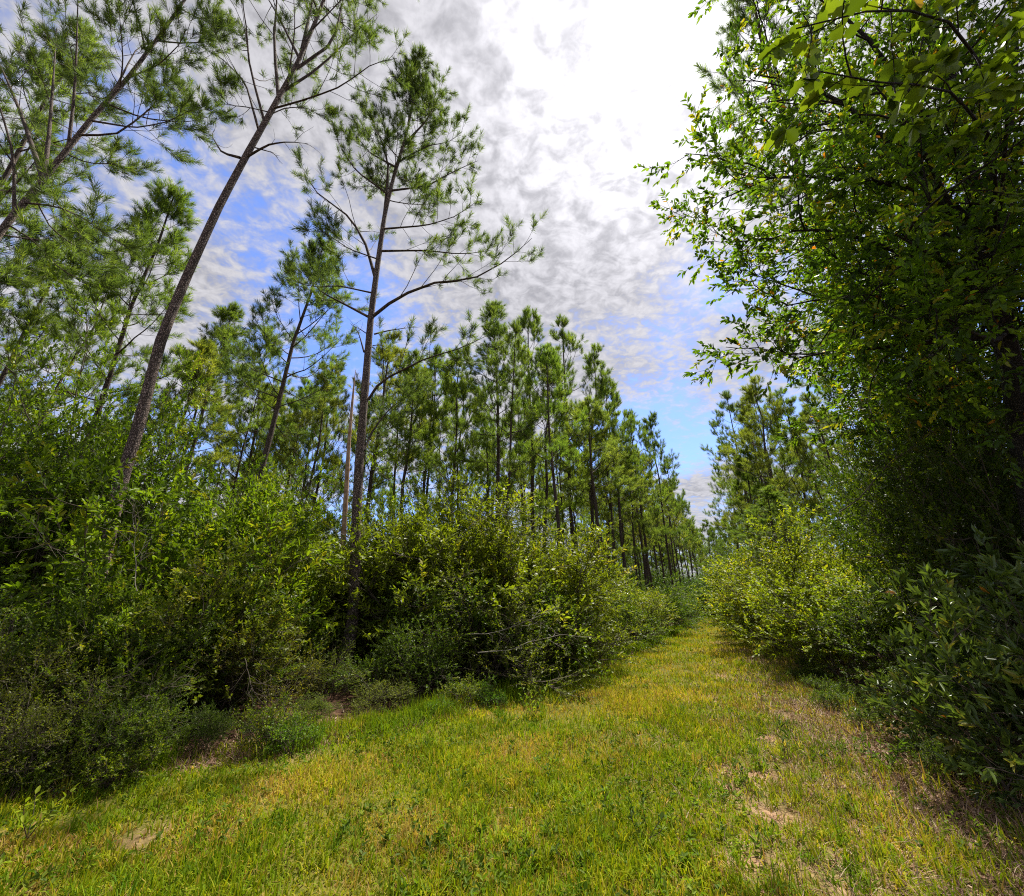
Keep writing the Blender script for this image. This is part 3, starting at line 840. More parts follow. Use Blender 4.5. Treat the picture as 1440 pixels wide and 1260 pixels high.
bO = base(1432, 4.6)
tO = [bO, ato(1440, 640, 5.4), ato(1425, 520, 5.5), ato(1395, 420, 5.6), ato(1380, 330, 5.8), ato(1360, 230, 6.2), ato(1340, 120, 7.0), ato(1310, 0, 8.0)]
def LB(*p):
    return [ato(*q) for q in p]
limbsO = [
    LB((1380, 330, 5.8), (1290, 240, 5.6), (1170, 130, 5.8), (1100, 110, 6.0), (1060, 105, 6.2)),
    LB((1378, 320, 5.8), (1270, 260, 5.4), (1160, 250, 5.4), (1100, 245, 5.5), (1045, 262, 5.6)),
    LB((1390, 400, 5.6), (1280, 360, 5.2), (1180, 325, 5.2), (1120, 320, 5.3), (1075, 340, 5.4)),
    LB((1400, 440, 5.6), (1300, 440, 5.2), (1200, 420, 5.2), (1150, 420, 5.4), (1105, 430, 5.6)),
    LB((1410, 470, 5.5), (1320, 480, 5.0), (1230, 490, 5.0), (1160, 495, 5.2), (1115, 505, 5.4)),
    LB((1365, 250, 6.1), (1290, 150, 6.0), (1210, 40, 6.2), (1140, -10, 6.6)),
    LB((1350, 180, 6.5), (1310, 60, 6.6), (1260, -60, 7.0), (1200, -140, 7.4)),
    LB((1385, 360, 5.7), (1400, 260, 5.2), (1380, 150, 5.0), (1330, 60, 5.0)),
    LB((1390, 390, 5.6), (1340, 300, 5.0), (1290, 190, 4.8), (1230, 120, 4.8)),
    LB((1400, 430, 5.6), (1450, 320, 5.2), (1470, 200, 5.0), (1440, 90, 5.0)),
    LB((1415, 480, 5.5), (1470, 430, 5.0), (1520, 380, 4.8), (1560, 330, 4.8)),
    LB((1395, 420, 5.6), (1370, 400, 4.6), (1330, 370, 4.2), (1260, 330, 4.0)),
    LB((1410, 470, 5.5), (1400, 480, 4.6), (1370, 470, 4.2), (1320, 440, 4.0)),
    LB((1370, 290, 5.9), (1420, 180, 6.6), (1430, 60, 7.2), (1420, -60, 7.6)),
    LB((1385, 350, 5.8), (1300, 320, 6.4), (1240, 300, 7.0), (1180, 280, 7.6)),
    LB((1400, 430, 5.6), (1330, 420, 6.4), (1260, 400, 7.2), (1200, 380, 8.0)),
    LB((1355, 210, 6.3), (1250, 190, 6.8), (1180, 180, 7.2), (1120, 190, 7.4)),
]
partsO = broadleaf(301, local(bO, tO), .15, [local(bO, l) for l in limbsO], 8, 6, 5, 9, .090, .040, M_TLEAF, 1.1, .62, .34, rare=.012, tint=(.48, .26))
def lobed(rng, geo, p, d, nn, ln, tint):
    """Broad leaf with shallow lobes; one n-gon half each side of the midrib."""
    s = unit(np.cross(d, nn))
    u = np.array([0, .12, .25, .36, .5, .62, .78, 1.0])
    wd = np.array([0.0, .10, .30, .20, .34, .20, .22, 0.0])
    for i in range(len(p)):
        l = ln[i]
        mid = p[i] + np.outer(u, d[i]) * l - np.outer(u ** 2 * .12 * l, nn[i])
        v = np.concatenate([mid[[0]], mid[1:-1] + np.outer(wd[1:-1], s[i]) * l + np.outer(wd[1:-1] * .25, nn[i]) * l, mid[[-1]],
                            (mid[1:-1] - np.outer(wd[1:-1], s[i]) * l + np.outer(wd[1:-1] * .25, nn[i]) * l)[::-1]])
        geo.add(v, [np.array([[0, 1, 2, 3, 4, 5, 6, 7]]), np.array([[0, 7, 8, 9, 10, 11, 12, 13]])], np.full(len(v), tint[i]))


def bough(seed, pts, m, K, size):
    rng = np.random.default_rng(seed)
    P = resample(pts, 12)[None]
    P1, _, l1 = branch(rng, P, m, .35, 1.0, .8, .3, .42, 6, .0, .12)
    g = Geo()
    g.add(*tubes(P, taper(P, .022, .004), 6))
    g.add(*tubes(P1, taper(P1, np.full(m, .005), np.full(m, .002)), 4))
    lf = Geo()
    n = P1.shape[1]
    k = rng.integers(2, n, (m, K)); k[:, :4] = n - 1
    p = P1[np.arange(m)[:, None], k].reshape(-1, 3)
    T = unit(P1[:, -1] - P1[:, -3])[:, None]
    d = unit(T + rng.normal(0, .75, (m, K, 3)) - np.array([0, 0, .25])).reshape(-1, 3)
    nn = np.array([0, 0, 1.0]) + rng.normal(0, .4, d.shape)
    nn = unit(nn - d * (nn * d).sum(1, keepdims=True))
    lobed(rng, lf, p, d, nn, size * rng.uniform(.7, 1.15, len(p)), np.clip(rng.normal(.55, .15, len(p)), .1, .9))
    return g, lf


for seed, pts, m_, K_ in [(401, LB((1400, 430, 5.6), (1400, 200, 4.2), (1330, 120, 3.0), (1240, 118, 2.5), (1150, 100, 2.35)), 15, 12),
                          (402, LB((1395, 420, 5.6), (1420, 150, 4.2), (1330, 20, 3.0), (1230, 10, 2.5), (1120, 40, 2.4)), 15, 12)]:
    bg_, lf_ = bough(seed, local(bO, pts), m_, K_, .135)
    partsO.append(('bough', bg_.mesh('bough_wood', M_HBARK, True)))
    partsO.append(('foliage', lf_.mesh('bough_leaves', M_LEAF)))
og = Geo()
lobed(np.random.default_rng(9), og, np.array([ato(1283, -4, 2.4) - bO]), unit(np.array([[.12, -.1, -1.0]])), unit(np.array([[0, -1.0, .25]])), np.array([.11]), np.array([.955]))
partsO.append(('dead_leaf', og.mesh('dead_leaf', M_TLEAF)))
put('broadleaf_tree', partsO, 'big dark-trunked broadleaf tree whose leafy limbs overhang the right side', 'tree', None, bO)
deepO = [q_ for q_ in partsO if q_[0] not in ('bough', 'foliage', 'dead_leaf')]  # copies added behind and beyond view to block sky and sun on the right
put('broadleaf_tree', deepO, 'second broadleaf tree standing behind the big overhanging one, deep in the right thicket, added for shade', 'tree', None, (8.4, 7.6, 0), .1, 1.02)
put('broadleaf_tree', deepO, 'unseen broadleaf tree beyond the right frame edge, added to shade the glossy shrubs', 'tree', None, (9.2, 3.0, 0), 3.4, 1.0)
put('broadleaf_tree', deepO, 'third broadleaf tree, added for shade farther along behind the olive thicket bushes', 'tree', None, (14.5, 11.5, 0), 4.6, 1.0)

# ------------------------------------------------------------------ bare branches, seedlings, odd things
def bare_branch(seed, pts, r, label, mat=M_PALE, kids=7, kl=.35):
    rg = np.random.default_rng(seed)
    b = np.asarray(pts[0]).copy()
    P = resample(local(b, pts), 14)[None]
    P = P + np.cumsum(rg.normal(0, .006, P.shape), axis=1)
    g = Geo(); g.add(*tubes(P, taper(P, r, r * .3), 6))
    c1, _, l1 = branch(rg, P, kids, .15, 1, .7, .25, kl, 6, .2, .18)
    c2, _, _ = branch(rg, c1, 3, .3, 1, .7, .25, kl * .4, 4, .1, .2)
    t = Geo()
    t.add(*tubes(c1, taper(c1, np.full(len(c1), r * .4), np.full(len(c1), .0015)), 4))
    t.add(*tubes(c2, taper(c2, np.full(len(c2), .0022), np.full(len(c2), .0012)), 3))
    put('dead_branch', [('main_stem', g.mesh('dead_stem', mat, True)), ('side_twig', t.mesh('dead_twigs', mat, True))], label, 'dead branch', 'bare dead branches in the thicket', b)


bare_branch(1, [at(672, 918, 8.3), at(720, 915, 8.1), at(740, 905, 8.0), at(765, 900, 8.0), at(790, 893, 8.1), at(806, 895, 8.2)], .010, 'crooked pale bare branch lying across the shaded bush hollow')
bare_branch(2, [at(655, 892, 8.6), at(690, 892, 8.4), at(730, 880, 8.3), at(765, 866, 8.3), at(790, 852, 8.4)], .009, 'pale grey branch slanting up above the crooked one')
bare_branch(3, [at(640, 760, 9.6), at(665, 735, 9.5), at(690, 722, 9.5), at(725, 728, 9.6)], .008, 'light bare branch arching out of the olive bush')
bare_branch(4, [at(115, 985, 4.9), at(140, 962, 4.8), at(165, 950, 4.8), at(185, 945, 4.9)], .006, 'thin grey dead branch among the front bushes', M_TWIG)
bare_branch(5, [at(185, 1010, 5.0), at(205, 985, 4.9), at(230, 965, 4.9), at(255, 958, 5.0)], .005, 'wiry dead twig beside the dark hollow', M_TWIG)
bare_branch(6, [at(20, 715, 5.4), at(40, 735, 5.2), at(60, 760, 5.1), at(75, 785, 5.0)], .005, 'thin arching bare stem near the left frame edge', M_TWIG)
bare_branch(7, [at(1180, 720, 6.2), at(1210, 700, 6.0), at(1250, 650, 5.9), at(1330, 590, 5.9)], .010, 'long thin bare twig across the dark right thicket', M_TWIG)
bare_branch(8, [at(195, 830, 5.3), at(190, 770, 5.3), at(200, 730, 5.3)], .005, 'upright pale stem in front of the slanting trunk foot')
bare_branch(9, [at(345, 925, 6.0), at(352, 965, 5.9), at(365, 985, 5.9)], .006, 'brownish dead spray hanging over the hollow', M_TWIG, 10, .4)

gs = 'seedlings at the thicket foot'
for k in range(16):
    yy = 4.6 * (15 / 4.6) ** rng.random()
    xx = float(np.interp(yy, [3, 4.05, 4.5, 5.4, 6.1, 8.5, 12.2, 20], [-5.6, -4.8, -4.1, -2.6, -1.5, .1, 2.2, 6.2])) - rng.uniform(-.1, .5)
    sc = rng.uniform(.3, .7)
    put('seedling', SH['low'][k % 2][0], 'knee-high leafy seedling in the grass along the foot of the left thicket', 'seedling', gs, (xx, yy, 0), rng.uniform(0, 6.28), (sc, sc, sc * rng.uniform(.8, 1.2)), (0, 0), (rng.uniform(.8, 1.3), rng.uniform(.9, 1.35), .8))
gs2 = 'seedlings at the right edge'
for k in range(14):
    yy = 4.0 * (13 / 4.0) ** rng.random()
    xx = float(np.interp(yy, [2.5, 4, 5, 6.4, 9, 12.2], [4.2, 4.3, 4.5, 4.9, 6.2, 7.8])) + rng.uniform(-.5, .2)
    sc = rng.uniform(.25, .55)
    put('seedling', SH['low'][k % 2][0], 'small leafy seedling in the litter along the right edge', 'seedling', gs2, (xx, yy, 0), rng.uniform(0, 6.28), sc, (0, 0), (.8, .9, .8))


def weed(seed, h, nst, K, ln, wd, mat, spread=.5, tint=(.5, .2), ang=(.6, 1.2)):
    rg = np.random.default_rng(seed)
    a = np.arange(nst) * 2.4
    P = grow(rg, np.zeros((nst, 3)), np.stack([np.cos(a) * spread, np.sin(a) * spread, np.ones(nst)], 1), h * rg.uniform(.7, 1.1, nst), 8, .2, .08)
    g = Geo(); g.add(*tubes(P, taper(P, np.full(nst, .0035), np.full(nst, .0015)), 5))
    lf = Geo(); leaves(rg, lf, P, K, ln, wd, .25, 1, ang, .9, .15, tint=tint)
    return [('stalk', g.mesh('weed_stalk', M_TWIG, True)), ('foliage', lf.mesh('weed_foliage', mat))]


p = gp(1107, 1065)
put('weed', weed(1, .36, 2, 14, .075, .018, M_WEED, .25, (.25, .12)), 'dark narrow-leaved weed standing in the worn patch of the track', 'weed', None, (p[0], p[1], 0))
p = gp(908, 1190)
put('weed', weed(2, .30, 5, 9, .05, .02, M_WEED, .7, (.3, .15)), 'branching leggy weed with pale dry stalks in the near grass', 'weed', None, (p[0], p[1], 0))
p = gp(38, 1180)
put('weed', weed(3, .34, 4, 10, .06, .026, M_WEED, .6, (.9, .03)), 'lime-yellow leafy sprig at the left front corner', 'weed', None, (p[0], p[1], 0), color=(1.1, 1.1, .8))
p = gp(1250, 1085)
put('weed', weed(4, .32, 6, 12, .07, .022, M_WEED, .7, (.35, .15)), 'grey-green leafy weed at the foot of the small rounded glossy shrub', 'weed', None, (p[0], p[1], 0), color=(.9, .95, 1.1))
p = gp(750, 1010)
put('weed', weed(5, .5, 6, 12, .07, .03, M_WEED, .6, (.6, .15)), 'pale-leaved tall weed in front of the shaded hollow', 'weed', None, (p[0], p[1], 0))

# ------------------------------------------------------------------ ground
EY = np.array([-3, 1.5, 3, 4.05, 4.5, 5.4, 6.1, 8.5, 12.2, 20, 35.2, 66])
EL = np.array([-9, -7, -5.8, -5.2, -4.7, -3.3, -2.2, -.4, 2.0, 6.0, 14.2, 30.5])
RY = np.array([-3, 2.5, 4, 5, 6.4, 9, 12.2, 20, 27, 66])
RX = np.array([5, 4.2, 4.3, 4.5, 4.9, 6.2, 7.8, 11.2, 14.2, 34])
xl = lambda y: np.interp(y, EY, EL)
xr = lambda y: np.interp(y, RY, RX)
spots = [(*gp(1055, 1085)[:2], .28), (*gp(1075, 1040)[:2], .22), (*gp(1050, 1215)[:2], .16), (*gp(1180, 1240)[:2], .25), (*gp(1005, 985)[:2], .22), (*gp(1012, 950)[:2], .25), (*gp(1020, 905)[:2], .45), (*gp(1025, 1110)[:2], .12), (*gp(1110, 1010)[:2], .2), (*gp(200, 1175)[:2], .16), (*gp(425, 1050)[:2], .35), (*gp(1085, 1150)[:2], .22), (*gp(1120, 1215)[:2], .25)]


def vnoise(x, y, s, seed):
    """Smooth value noise."""
    r = np.random.default_rng(seed).random((64, 64))
    x = x * s; y = y * s
    xi = np.floor(x).astype(int); yi = np.floor(y).astype(int)
    fx = x - xi; fy = y - yi
    fx = fx * fx * (3 - 2 * fx); fy = fy * fy * (3 - 2 * fy)
    g = lambda a, b: r[a % 64, b % 64]
    return (g(xi, yi) * (1 - fx) + g(xi + 1, yi) * fx) * (1 - fy) + (g(xi, yi + 1) * (1 - fx) + g(xi + 1, yi + 1) * fx) * fy


def bare(x, y):
    b = np.zeros_like(x)
    for sx, sy, r in spots:
        b = np.maximum(b, np.exp(-(((x - sx) / r) ** 2 + ((y - sy) / (r * 1.3)) ** 2)))
    return b


def hgt(x, y):
    return (vnoise(x, y, .5, 3) - .5) * .09 + (vnoise(x, y, 2.2, 4) - .5) * .035


def axis_(lo, hi, fine0, fine1, step, grow_=1.25):
    a = list(np.arange(fine0, fine1 + 1e-6, step))
    s = step
    while a[-1] < hi:
        s *= grow_; a.append(a[-1] + s)
    s = step
    while a[0] > lo:
        s *= grow_; a.insert(0, a[0] - s)
    return np.array(a)


gx = axis_(-900, 900, -12, 14, .12)
gy = axis_(-60, 1500, -2, 16, .12)
GX, GY = np.meshgrid(gx, gy, indexing='ij')
near = np.clip(1 - (np.hypot(GX, GY) - 40) / 30, 0, 1)
GZ = hgt(GX, GY) * near
nx, ny = GX.shape
idx = np.arange(nx * ny).reshape(nx, ny)
q = np.stack([idx[:-1, :-1], idx[1:, :-1], idx[1:, 1:], idx[:-1, 1:]], -1).reshape(-1, 4)
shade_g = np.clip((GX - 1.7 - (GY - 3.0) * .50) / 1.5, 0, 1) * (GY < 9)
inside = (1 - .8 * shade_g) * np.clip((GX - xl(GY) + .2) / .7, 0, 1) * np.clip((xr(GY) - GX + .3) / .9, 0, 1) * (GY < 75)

mg, nt, N, L = new_mat('ground_soil')
tc = N.new('ShaderNodeTexCoord')
n1 = N.new('ShaderNodeTexNoise'); n1.inputs['Scale'].default_value = 1.6; n1.inputs['Detail'].default_value = 6
n2 = N.new('ShaderNodeTexNoise'); n2.inputs['Scale'].default_value = 28; n2.inputs['Detail'].default_value = 5
L.new(tc.outputs['Object'], n1.inputs['Vector']); L.new(tc.outputs['Object'], n2.inputs['Vector'])
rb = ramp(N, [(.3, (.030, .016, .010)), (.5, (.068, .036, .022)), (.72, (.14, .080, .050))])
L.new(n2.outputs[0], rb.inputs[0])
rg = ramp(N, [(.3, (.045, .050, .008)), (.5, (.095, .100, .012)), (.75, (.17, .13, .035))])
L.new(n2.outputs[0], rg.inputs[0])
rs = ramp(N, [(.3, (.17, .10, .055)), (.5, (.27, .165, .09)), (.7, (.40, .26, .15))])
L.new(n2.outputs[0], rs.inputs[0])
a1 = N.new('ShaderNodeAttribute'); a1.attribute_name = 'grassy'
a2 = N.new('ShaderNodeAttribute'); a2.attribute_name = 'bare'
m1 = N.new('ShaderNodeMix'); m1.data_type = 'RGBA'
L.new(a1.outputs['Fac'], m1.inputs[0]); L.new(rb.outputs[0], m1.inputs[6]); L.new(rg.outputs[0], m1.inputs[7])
ad = N.new('ShaderNodeMath'); ad.operation = 'MULTIPLY'; L.new(a2.outputs['Fac'], ad.inputs[0])
mrr = N.new('ShaderNodeMapRange'); mrr.inputs[1].default_value = .35; mrr.inputs[2].default_value = .6; mrr.inputs[3].default_value = .2; mrr.inputs[4].default_value = 1.2
L.new(n1.outputs[0], mrr.inputs[0]); L.new(mrr.outputs[0], ad.inputs[1]); ad.use_clamp = True
m2 = N.new('ShaderNodeMix'); m2.data_type = 'RGBA'
L.new(ad.outputs[0], m2.inputs[0]); L.new(m1.outputs[2], m2.inputs[6]); L.new(rs.outputs[0], m2.inputs[7])
pb = N.new('ShaderNodeBsdfPrincipled'); pb.inputs['Roughness'].default_value = .95; pb.inputs['Specular IOR Level'].default_value = .1
L.new(m2.outputs[2], pb.inputs['Base Color'])
bp = N.new('ShaderNodeBump'); bp.inputs['Strength'].default_value = .7; bp.inputs['Distance'].default_value = .03
L.new(n2.outputs[0], bp.inputs['Height']); L.new(bp.outputs[0], pb.inputs['Normal'])
out = N.new('ShaderNodeOutputMaterial'); L.new(pb.outputs[0], out.inputs[0])
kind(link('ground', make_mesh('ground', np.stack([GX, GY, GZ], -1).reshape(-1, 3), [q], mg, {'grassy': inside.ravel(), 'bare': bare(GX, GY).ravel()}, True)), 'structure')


# ------------------------------------------------------------------ grass
def blades(rng, x, y, h, w, tint, lean=.62, seg_bend=.8):
    n = len(x)
    a = rng.random(n) * 6.283
    z = hgt(x, y) * np.clip(1 - (np.hypot(x, y) - 40) / 30, 0, 1) - .005
    p = np.stack([x, y, z], 1)
    la = rng.random(n) * 6.283
    ll = np.abs(rng.normal(0, lean, n))
    ld = np.stack([np.cos(la) * ll, np.sin(la) * ll, np.ones(n)], 1)
    s = np.stack([np.cos(a), np.sin(a), np.zeros(n)], 1) * (w / 2)[:, None]
    m = p + unit(ld) * (h * .55)[:, None]
    ld2 = ld.copy(); ld2[:, 2] -= seg_bend * rng.random(n) * (1 + ll); ld2[:, :2] *= 1.5
    t = m + unit(ld2) * (h * .5)[:, None]
    v = np.stack([p - s, p + s, m + s * .75, m - s * .75, t], 1)
    b = np.arange(n)[:, None] * 5
    return v.reshape(-1, 3), [b + np.array([[0, 1, 2, 3]]), b + np.array([[3, 2, 4]])], np.repeat(tint, 5)


rg_ = np.random.default_rng(55)
n = 620000
r = 1.6 * (62 / 1.6) ** rg_.random(n)
az = np.radians(rg_.uniform(-62, 62, n))
x, y = r * np.sin(az), r * np.cos(az)
edge = np.minimum((x - xl(y) + .35) / .6, (xr(y) + .3 - x) / .7) + rg_.normal(0, .25, n)
patch = vnoise(x, y, .9, 21) * .55 + vnoise(x, y, 3.1, 22) * .45
dens = np.clip((patch - .20) * 3.2, .45, 1) * (1 - .88 * np.clip(bare(x, y) * 1.7, 0, 1))
dens = np.where(r > 9, np.maximum(dens, .55) * 1.0, dens)
# sparser, browner grass under the trees at the right front
shade_side = np.clip((x - 1.7 - (y - 3.0) * .50 + (vnoise(x, y, .8, 25) - .5) * 1.4) / 1.5, 0, 1) * (y < 9)
dens = dens * (1 - .82 * shade_side)
keep = (edge > 0) & (rg_.random(n) < dens) & (y > .8)
x, y, r, patch, edge, shade_side = x[keep], y[keep], r[keep], patch[keep], edge[keep], shade_side[keep]
n = len(x)
tall = vnoise(x, y, 1.7, 23)
h = (.022 + .085 * tall ** 2 + .045 * rg_.random(n) ** 2) * (1 + .012 * r) * np.where(r > 6, 1.25, 1)
h *= np.where(np.minimum(edge, 3) < 1, 1.5, 1)
w = .0065 + .00105 * r
dry = vnoise(x, y, 1.1, 24)
yel = np.clip(1 - np.abs(x - (xl(y) * .45 + xr(y) * .55)) / 1.8, 0, 1) * np.clip((y - 5) / 6, 0, 1)
tint = .35 + .36 * (dry - .35) + .10 * (1 - patch) + .2 * yel + rg_.normal(0, .15, n)
brown = vnoise(x, y, 1.35, 62)
tint = np.where(rg_.random(n) < .08 + .14 * (dry > .55) + .45 * np.clip((brown - .62) * 4, 0, 1), rg_.uniform(.72, 1, n), np.clip(tint, 0, .75))
g = Geo()
g.add(*blades(rg_, x, y, h, w, tint))
# clumps of longer grass standing above the turf
nc = 5200
r = 1.8 * (26 / 1.8) ** rg_.random(nc)
az = np.radians(rg_.uniform(-60, 62, nc))
x, y = r * np.sin(az), r * np.cos(az)
k = (np.minimum(x - xl(y) + .3, xr(y) + .2 - x) > 0) & (rg_.random(nc) < .15 + .85 * (vnoise(x, y, .7, 61) > .5)) & (y > .9)
k &= rg_.random(nc) > .8 * np.clip((x - 1.7 - (y - 3.0) * .5) / 1.5, 0, 1)
x, y, r = x[k], y[k], r[k]
per = 22
hh = np.repeat(rg_.uniform(.06, .19, len(x)), per)
tt = np.repeat(np.clip(rg_.normal(.36, .17, len(x)), .02, .95), per)
rr = np.repeat(r, per)
a_ = rg_.random(len(rr)) * 6.283
q_ = rg_.random(len(rr)) ** .5 * .05
x = np.repeat(x, per) + np.cos(a_) * q_; y = np.repeat(y, per) + np.sin(a_) * q_
g.add(*blades(rg_, x, y, hh * rg_.uniform(.5, 1.2, len(rr)), .005 + .0009 * rr, np.clip(tt + rg_.normal(0, .09, len(rr)), 0, 1), .75, 1.1))
# thin dry straw lying between the blades
n = 60000
r = 1.6 * (14 / 1.6) ** rg_.random(n)
az = np.radians(rg_.uniform(-62, 62, n))
x, y = r * np.sin(az), r * np.cos(az)
k = (np.minimum(x - xl(y) + 1.0, xr(y) + 1.3 - x) + rg_.normal(0, .3, n) > 0) & (rg_.random(n) < .15 + .85 * (vnoise(x, y, 1.1, 24) > .58))
x, y, r = x[k], y[k], r[k]; n = len(x)
g.add(*blades(rg_, x, y, rg_.uniform(.05, .14, n), .003 + .0006 * r, rg_.uniform(.78, 1, n), 2.2, .6))
o = kind(link('grass', g.mesh('grass', M_GRASS)), 'stuff')
tag(o, 'short sunlit yellow-green grass with dry straw covering the track', 'grass')

# taller grass along the left edge
n = 30000
y = rg_.uniform(4.2, 34, n) ** 1.0
y = 4.2 * (34 / 4.2) ** rg_.random(n)
x = xl(y) + rg_.normal(.05, .28, n) + .1
cl = vnoise(x, y, 2.4, 31)
k = (rg_.random(n) < np.clip((cl - .35) * 3, 0, 1)) & ((y > 5.0) | (rg_.random(n) < .3))
x, y = x[k], y[k]; n = len(x)
r = np.hypot(x, y)
g = Geo()
g.add(*blades(rg_, x, y, rg_.uniform(.12, .34, n), .005 + .0009 * r, np.clip(rg_.normal(.22, .14, n), 0, .9), .45, 1.1))
o = kind(link('tall_grass', g.mesh('tall_grass', M_GRASS)), 'stuff')
tag(o, 'long arching green grass fringing the foot of the left thicket', 'grass')

# broad-leaved ground weeds
n = 3600
r = 1.8 * (16 / 1.8) ** rg_.random(n)
az = np.radians(rg_.uniform(-58, 58, n))
x, y = r * np.sin(az), r * np.cos(az)
k = (np.minimum(x - xl(y) + .5, xr(y) + .8 - x) > 0) & (vnoise(x, y, 1.3, 41) > .45)
x, y = x[k], y[k]; n = len(x)
p = np.stack([x, y, hgt(x, y)], 1)
P = grow(rg_, p, np.stack([rg_.normal(0, .5, n), rg_.normal(0, .5, n), np.ones(n)], 1), rg_.uniform(.04, .11, n), 4, .2, .1)
g = Geo()
leaves(rg_, g, P, 9, .045, .02, 0, 1, (.7, 1.4), .8, .1, tint=(.45, .2))
o = kind(link('ground_weeds', g.mesh('ground_weeds', M_WEED)), 'stuff')
tag(o, 'tiny broad-leaved weeds scattered through the short grass', 'weeds')

# fallen leaves and pine straw in the shade of both edges
n = 26000
y = 1.6 * (16 / 1.6) ** rg_.random(n)
side = rg_.random(n) < .5
x = np.where(side, xr(y) + rg_.normal(-.1, .95, n), xl(y) - np.abs(rg_.normal(0, .9, n)) + .5)
p = np.stack([x, y, hgt(x, y) + .012], 1)
d = np.stack([rg_.normal(0, 1, n), rg_.normal(0, 1, n), rg_.normal(0, .15, n)], 1)
P = grow(rg_, p, d, np.full(n, .03), 2, 0, .05)
g = Geo()
leaves(rg_, g, P, 1, .05, .022, 0, 1, (0, .6), 1.5, 0, tint=(.5, .25), simple=False)
n = 90000
y = 1.6 * (16 / 1.6) ** rg_.random(n)
side = rg_.random(n) < .68
x = np.where(side, xr(y) + rg_.normal(-.7, 1.1, n), xl(y) - np.abs(rg_.normal(0, .8, n)) + .7)
g.add(*blades(rg_, x, y, rg_.uniform(.06, .2, n), .003 + .0006 * y, rg_.uniform(.1, .9, n), 5, .3))
o = kind(link('leaf_litter', g.mesh('leaf_litter', M_LITTER)), 'stuff')
tag(o, 'brown fallen leaves and pine straw under both wooded edges', 'leaf litter')

# ------------------------------------------------------------------ light and sky
SUN = np.array([.249, .398, .883]); SUN = SUN / np.linalg.norm(SUN)
elev = math.asin(SUN[2]); azim = math.atan2(SUN[0], SUN[1])
sl = bpy.data.lights.new('sun', 'SUN')
sl.energy = 5.0; sl.angle = math.radians(1.2); sl.color = (1, .95, .86)
so = bpy.data.objects.new('sun', sl)
so.rotation_euler = (math.pi / 2 - elev, 0, -azim + math.pi)
so.location = (0, 0, 40)
COL.objects.link(so)
from mathutils import Vector
so.rotation_euler = Vector(tuple(SUN)).to_track_quat('Z', 'Y').to_euler()

w = bpy.data.worlds.new('World'); S.world = w
w.use_nodes = True
nt = w.node_tree; N = nt.nodes; L = nt.links
N.clear()
def math_(op, a, b=None, c=None, clamp=False):
    m = N.new('ShaderNodeMath'); m.operation = op; m.use_clamp = clamp
    for i, v in enumerate((a, b, c)):
        if v is None:
            continue
        if isinstance(v, (int, float)):
            m.inputs[i].default_value = v
        else:
            L.new(v, m.inputs[i])
    return m.outputs[0]
sky = N.new('ShaderNodeTexSky'); sky.sky_type = 'NISHITA'; sky.sun_disc = False
sky.sun_elevation = elev; sky.sun_rotation = azim
sky.air_density = 1.0; sky.dust_density = .6; sky.ozone_density = 2.0
tc = N.new('ShaderNodeTexCoord')
sx = N.new('ShaderNodeSeparateXYZ'); L.new(tc.outputs['Generated'], sx.inputs[0])
zc = math_('ADD', math_('MAXIMUM', sx.outputs[2], 0.0), .16)
cx = N.new('ShaderNodeCombineXYZ')
L.new(math_('DIVIDE', sx.outputs[0], zc), cx.inputs[0]); L.new(math_('DIVIDE', sx.outputs[1], zc), cx.inputs[1])
def noise(scale, detail, rough=.5, dist=0.0, off=(0, 0, 0), sc=(1, 1, 1)):
    mp = N.new('ShaderNodeMapping'); mp.inputs['Location'].default_value = off; mp.inputs['Scale'].default_value = sc
    L.new(cx.outputs[0], mp.inputs[0])
    n = N.new('ShaderNodeTexNoise'); n.inputs['Scale'].default_value = scale; n.inputs['Detail'].default_value = detail
    n.inputs['Roughness'].default_value = rough; n.inputs['Distortion'].default_value = dist
    L.new(mp.outputs[0], n.inputs['Vector'])
    return n.outputs[0]
def ramped(x, a, b):
    m = N.new('ShaderNodeMapRange'); m.interpolation_type = 'SMOOTHSTEP'
    m.inputs[1].default_value = a; m.inputs[2].default_value = b
    L.new(x, m.inputs[0])
    return m.outputs[0]
big = noise(1.1, 3, .5, .3, (3.1, .4, 0))
cell = noise(15, 3, .6, .5, (0, 0, 0), (1, 1.25, 1))
fine = noise(38, 4, .65, .3)
s1 = math_('MULTIPLY', big, .66)
s2 = math_('MULTIPLY_ADD', cell, .30, s1)
s3 = math_('MULTIPLY_ADD', fine, .18, s2)
dp = N.new('ShaderNodeVectorMath'); dp.operation = 'DOT_PRODUCT'
L.new(tc.outputs['Generated'], dp.inputs[0]); dp.inputs[1].default_value = tuple(SUN)
dot = math_('MAXIMUM', dp.outputs['Value'], 0.0)
lowz = math_('MULTIPLY_ADD', math_('SUBTRACT', sx.outputs[2], .62), .22, s3)
hor = math_('POWER', math_('SUBTRACT', 1.0, math_('MAXIMUM', sx.outputs[2], 0.0)), 6.0)
lowz = math_('MULTIPLY_ADD', hor, .25, lowz)
thick = math_('MULTIPLY_ADD', math_('POWER', dot, 8.0), .12, lowz)
for (bx, by, pw, am) in ((935, 520, 26.0, -.045), (330, 420, 22.0, -.05)):
    dv = unit(ray(bx, by))
    d2 = N.new('ShaderNodeVectorMath'); d2.operation = 'DOT_PRODUCT'
    L.new(tc.outputs['Generated'], d2.inputs[0]); d2.inputs[1].default_value = tuple(float(q_) for q_ in dv)
    thick = math_('MULTIPLY_ADD', math_('POWER', math_('MAXIMUM', d2.outputs['Value'], 0.0), pw), am, thick)
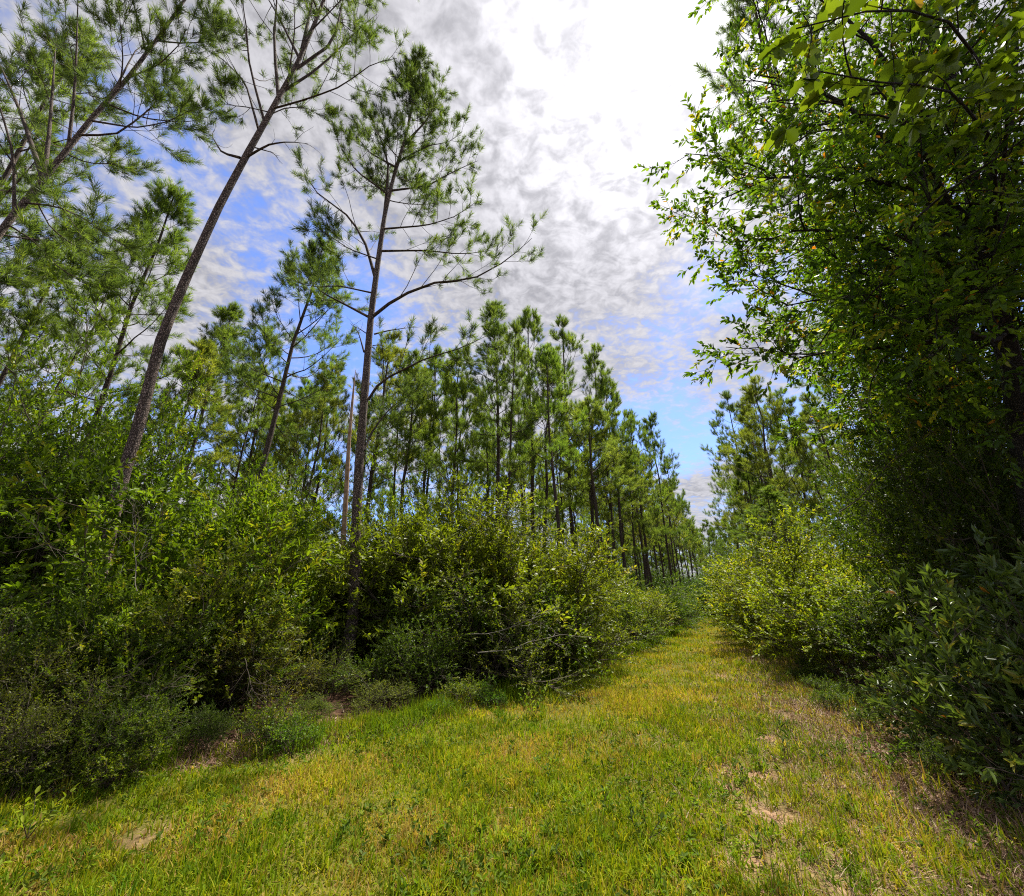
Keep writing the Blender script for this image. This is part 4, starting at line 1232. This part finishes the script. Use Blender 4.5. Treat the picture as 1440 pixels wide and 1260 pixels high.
fac = N.new('ShaderNodeMapRange'); fac.interpolation_type = 'SMOOTHSTEP'
fac.inputs[1].default_value = .42; fac.inputs[2].default_value = .60
L.new(thick, fac.inputs[0])
cov = math_('MULTIPLY_ADD', fac.outputs[0], .92, .05)
glow = math_('MULTIPLY_ADD', math_('POWER', dot, 22.0), 3.2, 2.35)
bright = math_('MULTIPLY', glow, math_('MULTIPLY_ADD', ramped(fine, .35, .65), .16, math_('MULTIPLY_ADD', ramped(cell, .34, .62), .36, .66)))
cc = N.new('ShaderNodeMix'); cc.data_type = 'RGBA'; cc.blend_type = 'MULTIPLY'; cc.inputs[0].default_value = 1
cc.inputs[6].default_value = (1.0, .98, 1.02, 1)
cb = N.new('ShaderNodeCombineXYZ')
for i in range(3):
    L.new(bright, cb.inputs[i])
L.new(cb.outputs[0], cc.inputs[7])
sv = N.new('ShaderNodeHueSaturation'); sv.inputs['Saturation'].default_value = 1.0; sv.inputs['Value'].default_value = 1.05
skm = N.new('ShaderNodeMix'); skm.data_type = 'RGBA'; skm.blend_type = 'MULTIPLY'; skm.inputs[0].default_value = 1
skm.inputs[7].default_value = (.58, .68, 1.0, 1)
L.new(sky.outputs[0], skm.inputs[6]); L.new(skm.outputs[2], sv.inputs['Color'])
mixc = N.new('ShaderNodeMix'); mixc.data_type = 'RGBA'
L.new(cov, mixc.inputs[0]); L.new(sv.outputs[0], mixc.inputs[6]); L.new(cc.outputs[2], mixc.inputs[7])
bg = N.new('ShaderNodeBackground'); bg.inputs[1].default_value = .13
L.new(mixc.outputs[2], bg.inputs[0])
wo = N.new('ShaderNodeOutputWorld'); L.new(bg.outputs[0], wo.inputs[0])

S.view_settings.view_transform = 'Standard'
S.view_settings.look = 'None'
S.view_settings.gamma = 1
S.view_settings.exposure = 1.0
c = S.cycles
c.filter_width = 1.1
c.max_bounces = 4; c.diffuse_bounces = 3; c.glossy_bounces = 2; c.transmission_bounces = 3; c.transparent_max_bounces = 4
c.sample_clamp_indirect = 6
c.use_denoising = False
